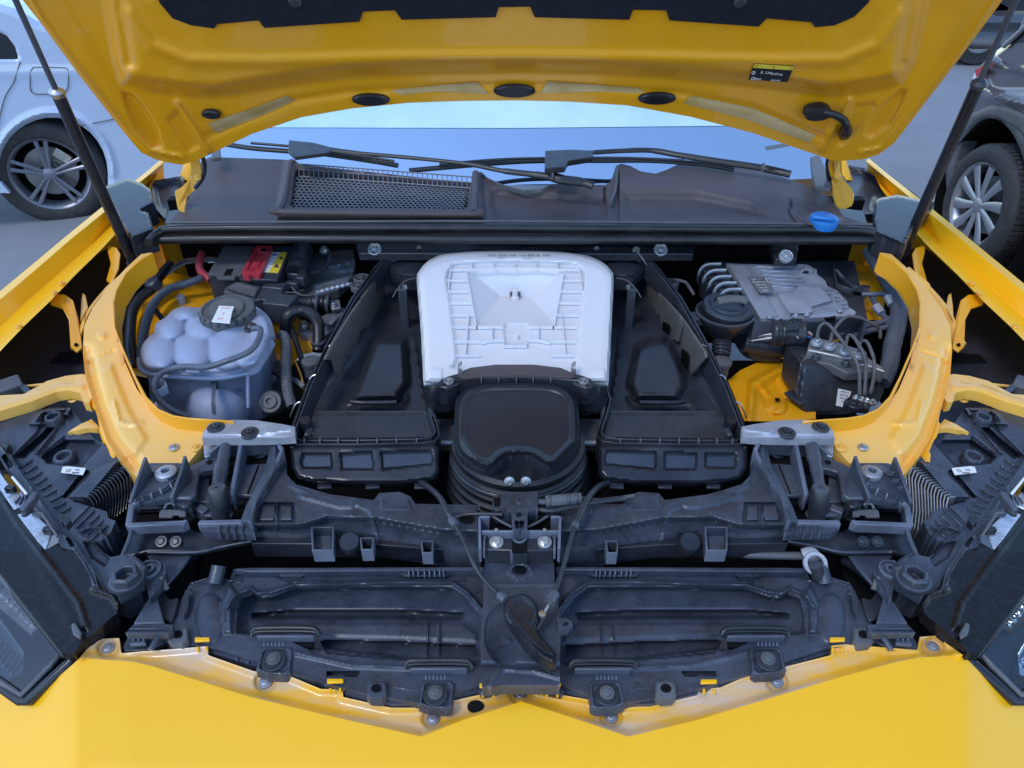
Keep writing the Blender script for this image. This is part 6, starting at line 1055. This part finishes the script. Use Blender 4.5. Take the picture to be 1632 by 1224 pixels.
# ================================================================== NEIGHBOURING CARS
def wheel(parent, c, n, R_, W_, rim, spokes, kind, facing_mat, tread=False):
    n = Vector(n).normalized(); q = n.to_track_quat('Z', 'Y').to_matrix(); c = Vector(c)
    WH = part_empty('wheel', parent, c)
    lathe('tyre', c, n, [(rim*1.0, .012), (rim*1.04, .024), (rim*1.12, .030), (R_*.90, .030), (R_*.97, .018), (R_, .0), (R_, -W_+.02), (R_*.96, -W_), (rim, -W_)], TYR, WH, n=72, ang=40)
    if tread:
        bm = bmesh.new()
        for k in range(64):
            for j in range(3):
                a = 2*math.pi*(k+.3*j)/64; M = q@Matrix.Rotation(a, 3, 'Z'); box_bm(bm, c+M@Vector((R_+.002, 0, -.03-j*.06)), (.008, R_*.07, .048), M)
        fin(bm, 'tread_blocks', TYR, WH)
    lathe('rim', c, n, [(rim*.90, -.06), (rim*.94, .004), (rim*1.0, .018), (rim*1.03, .022), (rim*1.03, .010), (rim*.97, -.05)], facing_mat, WH, n=64)
    lathe('brake_disc', c, n, [(rim*.70, -.075), (rim*.70, -.06), (rim*.3, -.06), (rim*.28, -.04), (0, -.04)], ROT, WH, n=48); lathe('wheel_well', c, n, [(rim*.97, -.08), (0, -.08)], VOID, WH, n=48)
    for k in range(spokes):
        a = 2*math.pi*k/spokes+.25; bm = bmesh.new(); M = q@Matrix.Rotation(a, 3, 'Z')
        def arm(o1, o2, w1, w2, z1, z2, bend=0.):
            L = []
            for t in np.linspace(0, 1, 7):
                r = rim*(.16+.80*t); o = o1+(o2-o1)*t+bend*math.sin(math.pi*t); wd = w1+(w2-w1)*t; z = z1+(z2-z1)*t
                L.append([c+M@Vector((r, o-wd/2, z)), c+M@Vector((r, o-wd/4, z+.006)), c+M@Vector((r, o+wd/4, z+.006)), c+M@Vector((r, o+wd/2, z)), c+M@Vector((r, o, z-.02))])
            V = [[bm.verts.new(v) for v in r] for r in L]
            for a_, b_ in zip(V, V[1:]):
                for i in range(5): bm.faces.new((a_[i], a_[(i+1) % 5], b_[(i+1) % 5], b_[i]))
            bm.faces.new(V[0]); bm.faces.new(V[-1][::-1])
        if kind == 'twin': arm(-.009, -.026, .018, .026, .008, .012); arm(.009, .026, .018, .026, .008, .012)
        else: arm(0, rim*.03, rim*.16, rim*.28, .004, .010, rim*.02)
        fin(bm, 'spoke', facing_mat, WH)
    if kind == 'twin':
        bm = bmesh.new(); M = q; box_bm(bm, c+M@Vector((rim*.42, rim*.42, -.045)), (.06, .10, .03), M@Matrix.Rotation(.8, 3, 'Z')); fin(bm, 'brake_caliper', STL, WH, bevel=.006)
    HB_ = lathe('hub_cap', c, n, [(rim*.19, -.03), (rim*.19, .010), (rim*.13, .016), (0, .017)], facing_mat, WH, n=32)
    for k in range(5):
        a = 2*math.pi*k/5; lathe('wheel_bolt', c+q@Vector((rim*.26*math.cos(a), rim*.26*math.sin(a), -.004)), n, [(.009, -.02), (.009, .006), (.006, .008), (0, .004)], STL if kind != 'twin' else RIMD, WH, n=6)
    return WH
# --- pale blue car, left
LC = P(82, 352, 0); uL = Vector((math.cos(R(20)), math.sin(R(20)), 0)); nL = Vector((math.sin(R(20)), -math.cos(R(20)), 0))
CL = thing('parked_car', 'pale silver-blue car parked left of the yellow car, its rear wheel in view', 'car', (LC.x, LC.y+.8, 0))
mpL = on_plane(LC, nL)
arc = [(84+88*math.cos(R(a)), 277-90*math.sin(R(a))) for a in range(0, 181, 12)]
bl = [(-420, -60), (-100, -14), (0, 6), (25, 14), (44, 24), (64, 36), (130, 60), (220, 90), (300, 130), (345, 200), (350, 262), (320, 300), (172, 318), (172, 277)] + arc[1:-1] + [(-4, 277), (-2, 290), (14, 306), (-20, 304), (-420, 280)]
win = [(-300, 60), (-60, 40), (-10, 44), (12, 54), (26, 72), (32, 90), (30, 98), (-300, 100)]
relief('car_body', bl, 0., BODYL, CL, mp=mpL, step=3, skirt=.5, mdir=tuple(-nL), ang=40, feats=[('in', bl, .03, 10), ('line', [(84+94*math.cos(R(a)), 277-96*math.sin(R(a))) for a in range(0, 181, 10)], .02, 6), ('line', [(-300, 118), (100, 116), (260, 110)], .006, 10), ('in', [(a, b) for a, b in win], -.015, 4)])
for nm_, q_ in (('door_gap', [(32, 98), (22, 130), (6, 160), (-8, 222)]), ('fuel_flap_gap', [(48, 116), (52, 109), (58, 107), (100, 108), (107, 110), (109, 118), (108, 138), (104, 146), (98, 149), (60, 150), (51, 147), (48, 140), (48, 116)]), ('bumper_gap', [(122, 202), (180, 190), (240, 176), (320, 160)])): tube(nm_, [mpL(a, b, .034) for a, b in q_], .0026, GREY, CL, sides=6)
plate('side_window', [(a, b) for a, b in ((-300, 63), (-60, 43), (-10, 47), (11, 57), (24, 74), (29, 94), (-300, 96))], .020, DGL, CL, t=.01, mp=mpL, d=tuple(-nL), bevel=0)
plate('wheel_arch', ell(84, 277, 92, 92, 20, 180, 359), -.16, VOID, CL, t=.01, mp=mpL, d=tuple(-nL), bevel=0)
rw = (mpL(82, 280)-mpL(82, 352)).length
wheel(CL, mpL(80, 277, -.03), nL, rw*1.06, .22, rw*.72, 5, 'twin', RIML, False)
plate('sill_trim', [(-300, 288), (2, 292), (16, 308), (-300, 300)], .05, BODYL, CL, t=.04, mp=mpL, d=tuple(-nL))
plate('rear_lamp', [(318, 150), (344, 200), (338, 214), (312, 190)], .034, TAIL, CL, t=.01, mp=mpL, d=tuple(-nL))
bm = bmesh.new(); q = [mpL(-420, -60, -.35), mpL(25, 14, -.3), mpL(300, 130, -.35), mpL(300, 130, -1.6), mpL(25, 0, -1.6), mpL(-420, -60, -1.6)]; plate_bm(bm, q, Vector((0, 0, -.02))); fin(bm, 'car_roof', BODYL, CL)
# --- mauve-grey off-roader, right
SX = 2.515; mpR = on_plane((SX, 0, 0), (-1, 0, 0)); CRt = thing('parked_car', 'dusty mauve-grey off-roader parked right of the yellow car, ten-spoke silver wheel', 'car', (SX+.9, 3.7, 0))
bo2 = [(1900, -140), (1690, -30), (1640, 34), (1600, 72), (1578, 88), (1560, 108), (1550, 132), (1548, 160), (1526, 200), (1510, 240), (1506, 268), (1509, 306), (1516, 306)] + [(1578+62*math.cos(R(a)), 322-134*math.sin(R(a))) for a in range(176, -40, -12)] + [(1700, 480), (1900, 620)]
relief('car_body', bo2, 0., BODYR, CRt, mp=mpR, step=3, skirt=.4, mdir=(1, 0, 0), ang=40, feats=[('in', bo2, .03, 7), ('line', [(1576, 150), (1600, 158), (1640, 165)], .02, 6), ('line', [(1580, 95), (1600, 108), (1660, 116)], .015, 4), ('in', [(1560, 112), (1600, 96), (1700, 130), (1700, 150), (1590, 150), (1556, 140)], -.02, 10), ('line', [(1566, 118), (1580, 150), (1640, 170)], .012, 4)])
trim = [(1509, 306), (1506, 268), (1511, 238), (1527, 202), (1550, 180), (1580, 167), (1612, 171), (1640, 186), (1680, 240), (1700, 300), (1690, 340)] + [(1578+62*math.cos(R(a)), 322-134*math.sin(R(a))) for a in range(-10, 172, 10)]
relief('arch_trim', trim, .035, GREY, CRt, mp=mpR, step=3, skirt=.08, mdir=(1, 0, 0), ang=40, feats=[('in', trim, .012, 5)])
plate('tail_lamp', [(1553, 112), (1566, 104), (1569, 112), (1556, 124)], .05, TAIL, CRt, t=.02, mp=mpR, d=(1, 0, 0)); plate('tail_lamp', [(1550, 124), (1553, 116), (1562, 120), (1554, 134)], .048, LABW, CRt, t=.02, mp=mpR, d=(1, 0, 0))
plate('rear_window', [(1606, 70), (1640, 38), (1690, -24), (1800, -60), (1800, 60), (1640, 66)], .034, DGL, CRt, t=.01, mp=mpR, d=(1, 0, 0)); tube('window_rail', W3([(1600, 74), (1640, 36), (1692, -28)], .045, mpR), .012, ALD, CRt)
cw = mpR(1560, 327, .05); wheel(CRt, cw, (-1, 0, 0), .305, .24, .212, 10, 'fan', RIMS, True)
lathe('arch_liner', cw+Vector((.02, 0, 0)), (-1, 0, 0), [(.42, .02), (.42, -.35)], VOID, CRt, n=48); plate('wheel_arch', [(cw.x+.32, 0)], 0, VOID, CRt) if 0 else None
bm = bmesh.new(); box_bm(bm, (cw.x+.40, cw.y, .42), (.02, 1.0, .84)); fin(bm, 'wheel_arch', VOID, CRt)
bm = bmesh.new(); box_bm(bm, (cw.x+1.2, cw.y+.1, 1.0), (1.6, 1.6, .5)); fin(bm, 'cabin', BODYR, CRt, bevel=.1, seg=4)
# --- dark vehicles far behind
for nm, lab, px0, px1, py, yb in (('parked_car', 'dark blue-black vehicle parked far behind at the top right', 1500, 1760, 103, 0), ('parked_car', 'dark vehicle glimpsed behind the pale blue car at the top left', -260, 120, 40, 0)):
    b = P((px0+px1)/2, py, 0); mpB = on_plane((0, b.y, 0), (0, -1, 0)); CB2 = thing(nm, lab, 'car', (b.x, b.y, 0))
    k = (px1-px0); H = lambda u, v: (px0+u*k, py-v)
    q = [H(0, 26), H(.02, 50), H(.06, 75), H(.2, 84), H(.34, 130), H(.8, 132), H(1, 90), H(1.02, 30), H(.98, 18), H(.1, 18)]
    relief('car_body', q, 0., BODYD, CB2, mp=mpB, step=5, skirt=1.2, mdir=(0, 1, 0), ang=40, feats=[('in', q, .05, 8), ('line', [H(0, 44), H(1, 44)], .05, 6), ('line', [H(0, 66), H(1, 70)], .04, 8)])
    plate('side_window', [H(.24, 86), H(.36, 126), H(.6, 127), H(.6, 86)], .06, DGL, CB2, t=.02, mp=mpB, d=(0, 1, 0), bevel=0)
    tube('bumper_bar', W3([H(.12, 36), H(.3, 34), H(.55, 34)], .12, mpB), .05, GREY if px0 > 0 else BODYD, CB2)
    for u in (.18, .84):
        c = mpB(*H(u, 0), 0.); wc = Vector((c.x, b.y-.04, .33)); W_ = part_empty('wheel', CB2, wc); lathe('tyre', wc, (0, -1, 0), [(.2, .02), (.31, .02), (.33, -.01), (.33, -.2), (.2, -.2)], TYR, W_, n=40); lathe('rim', wc, (0, -1, 0), [(.2, -.02), (.2, .015), (.17, .0), (.06, .0), (.05, .01), (0, .01)], ALD, W_, n=24)
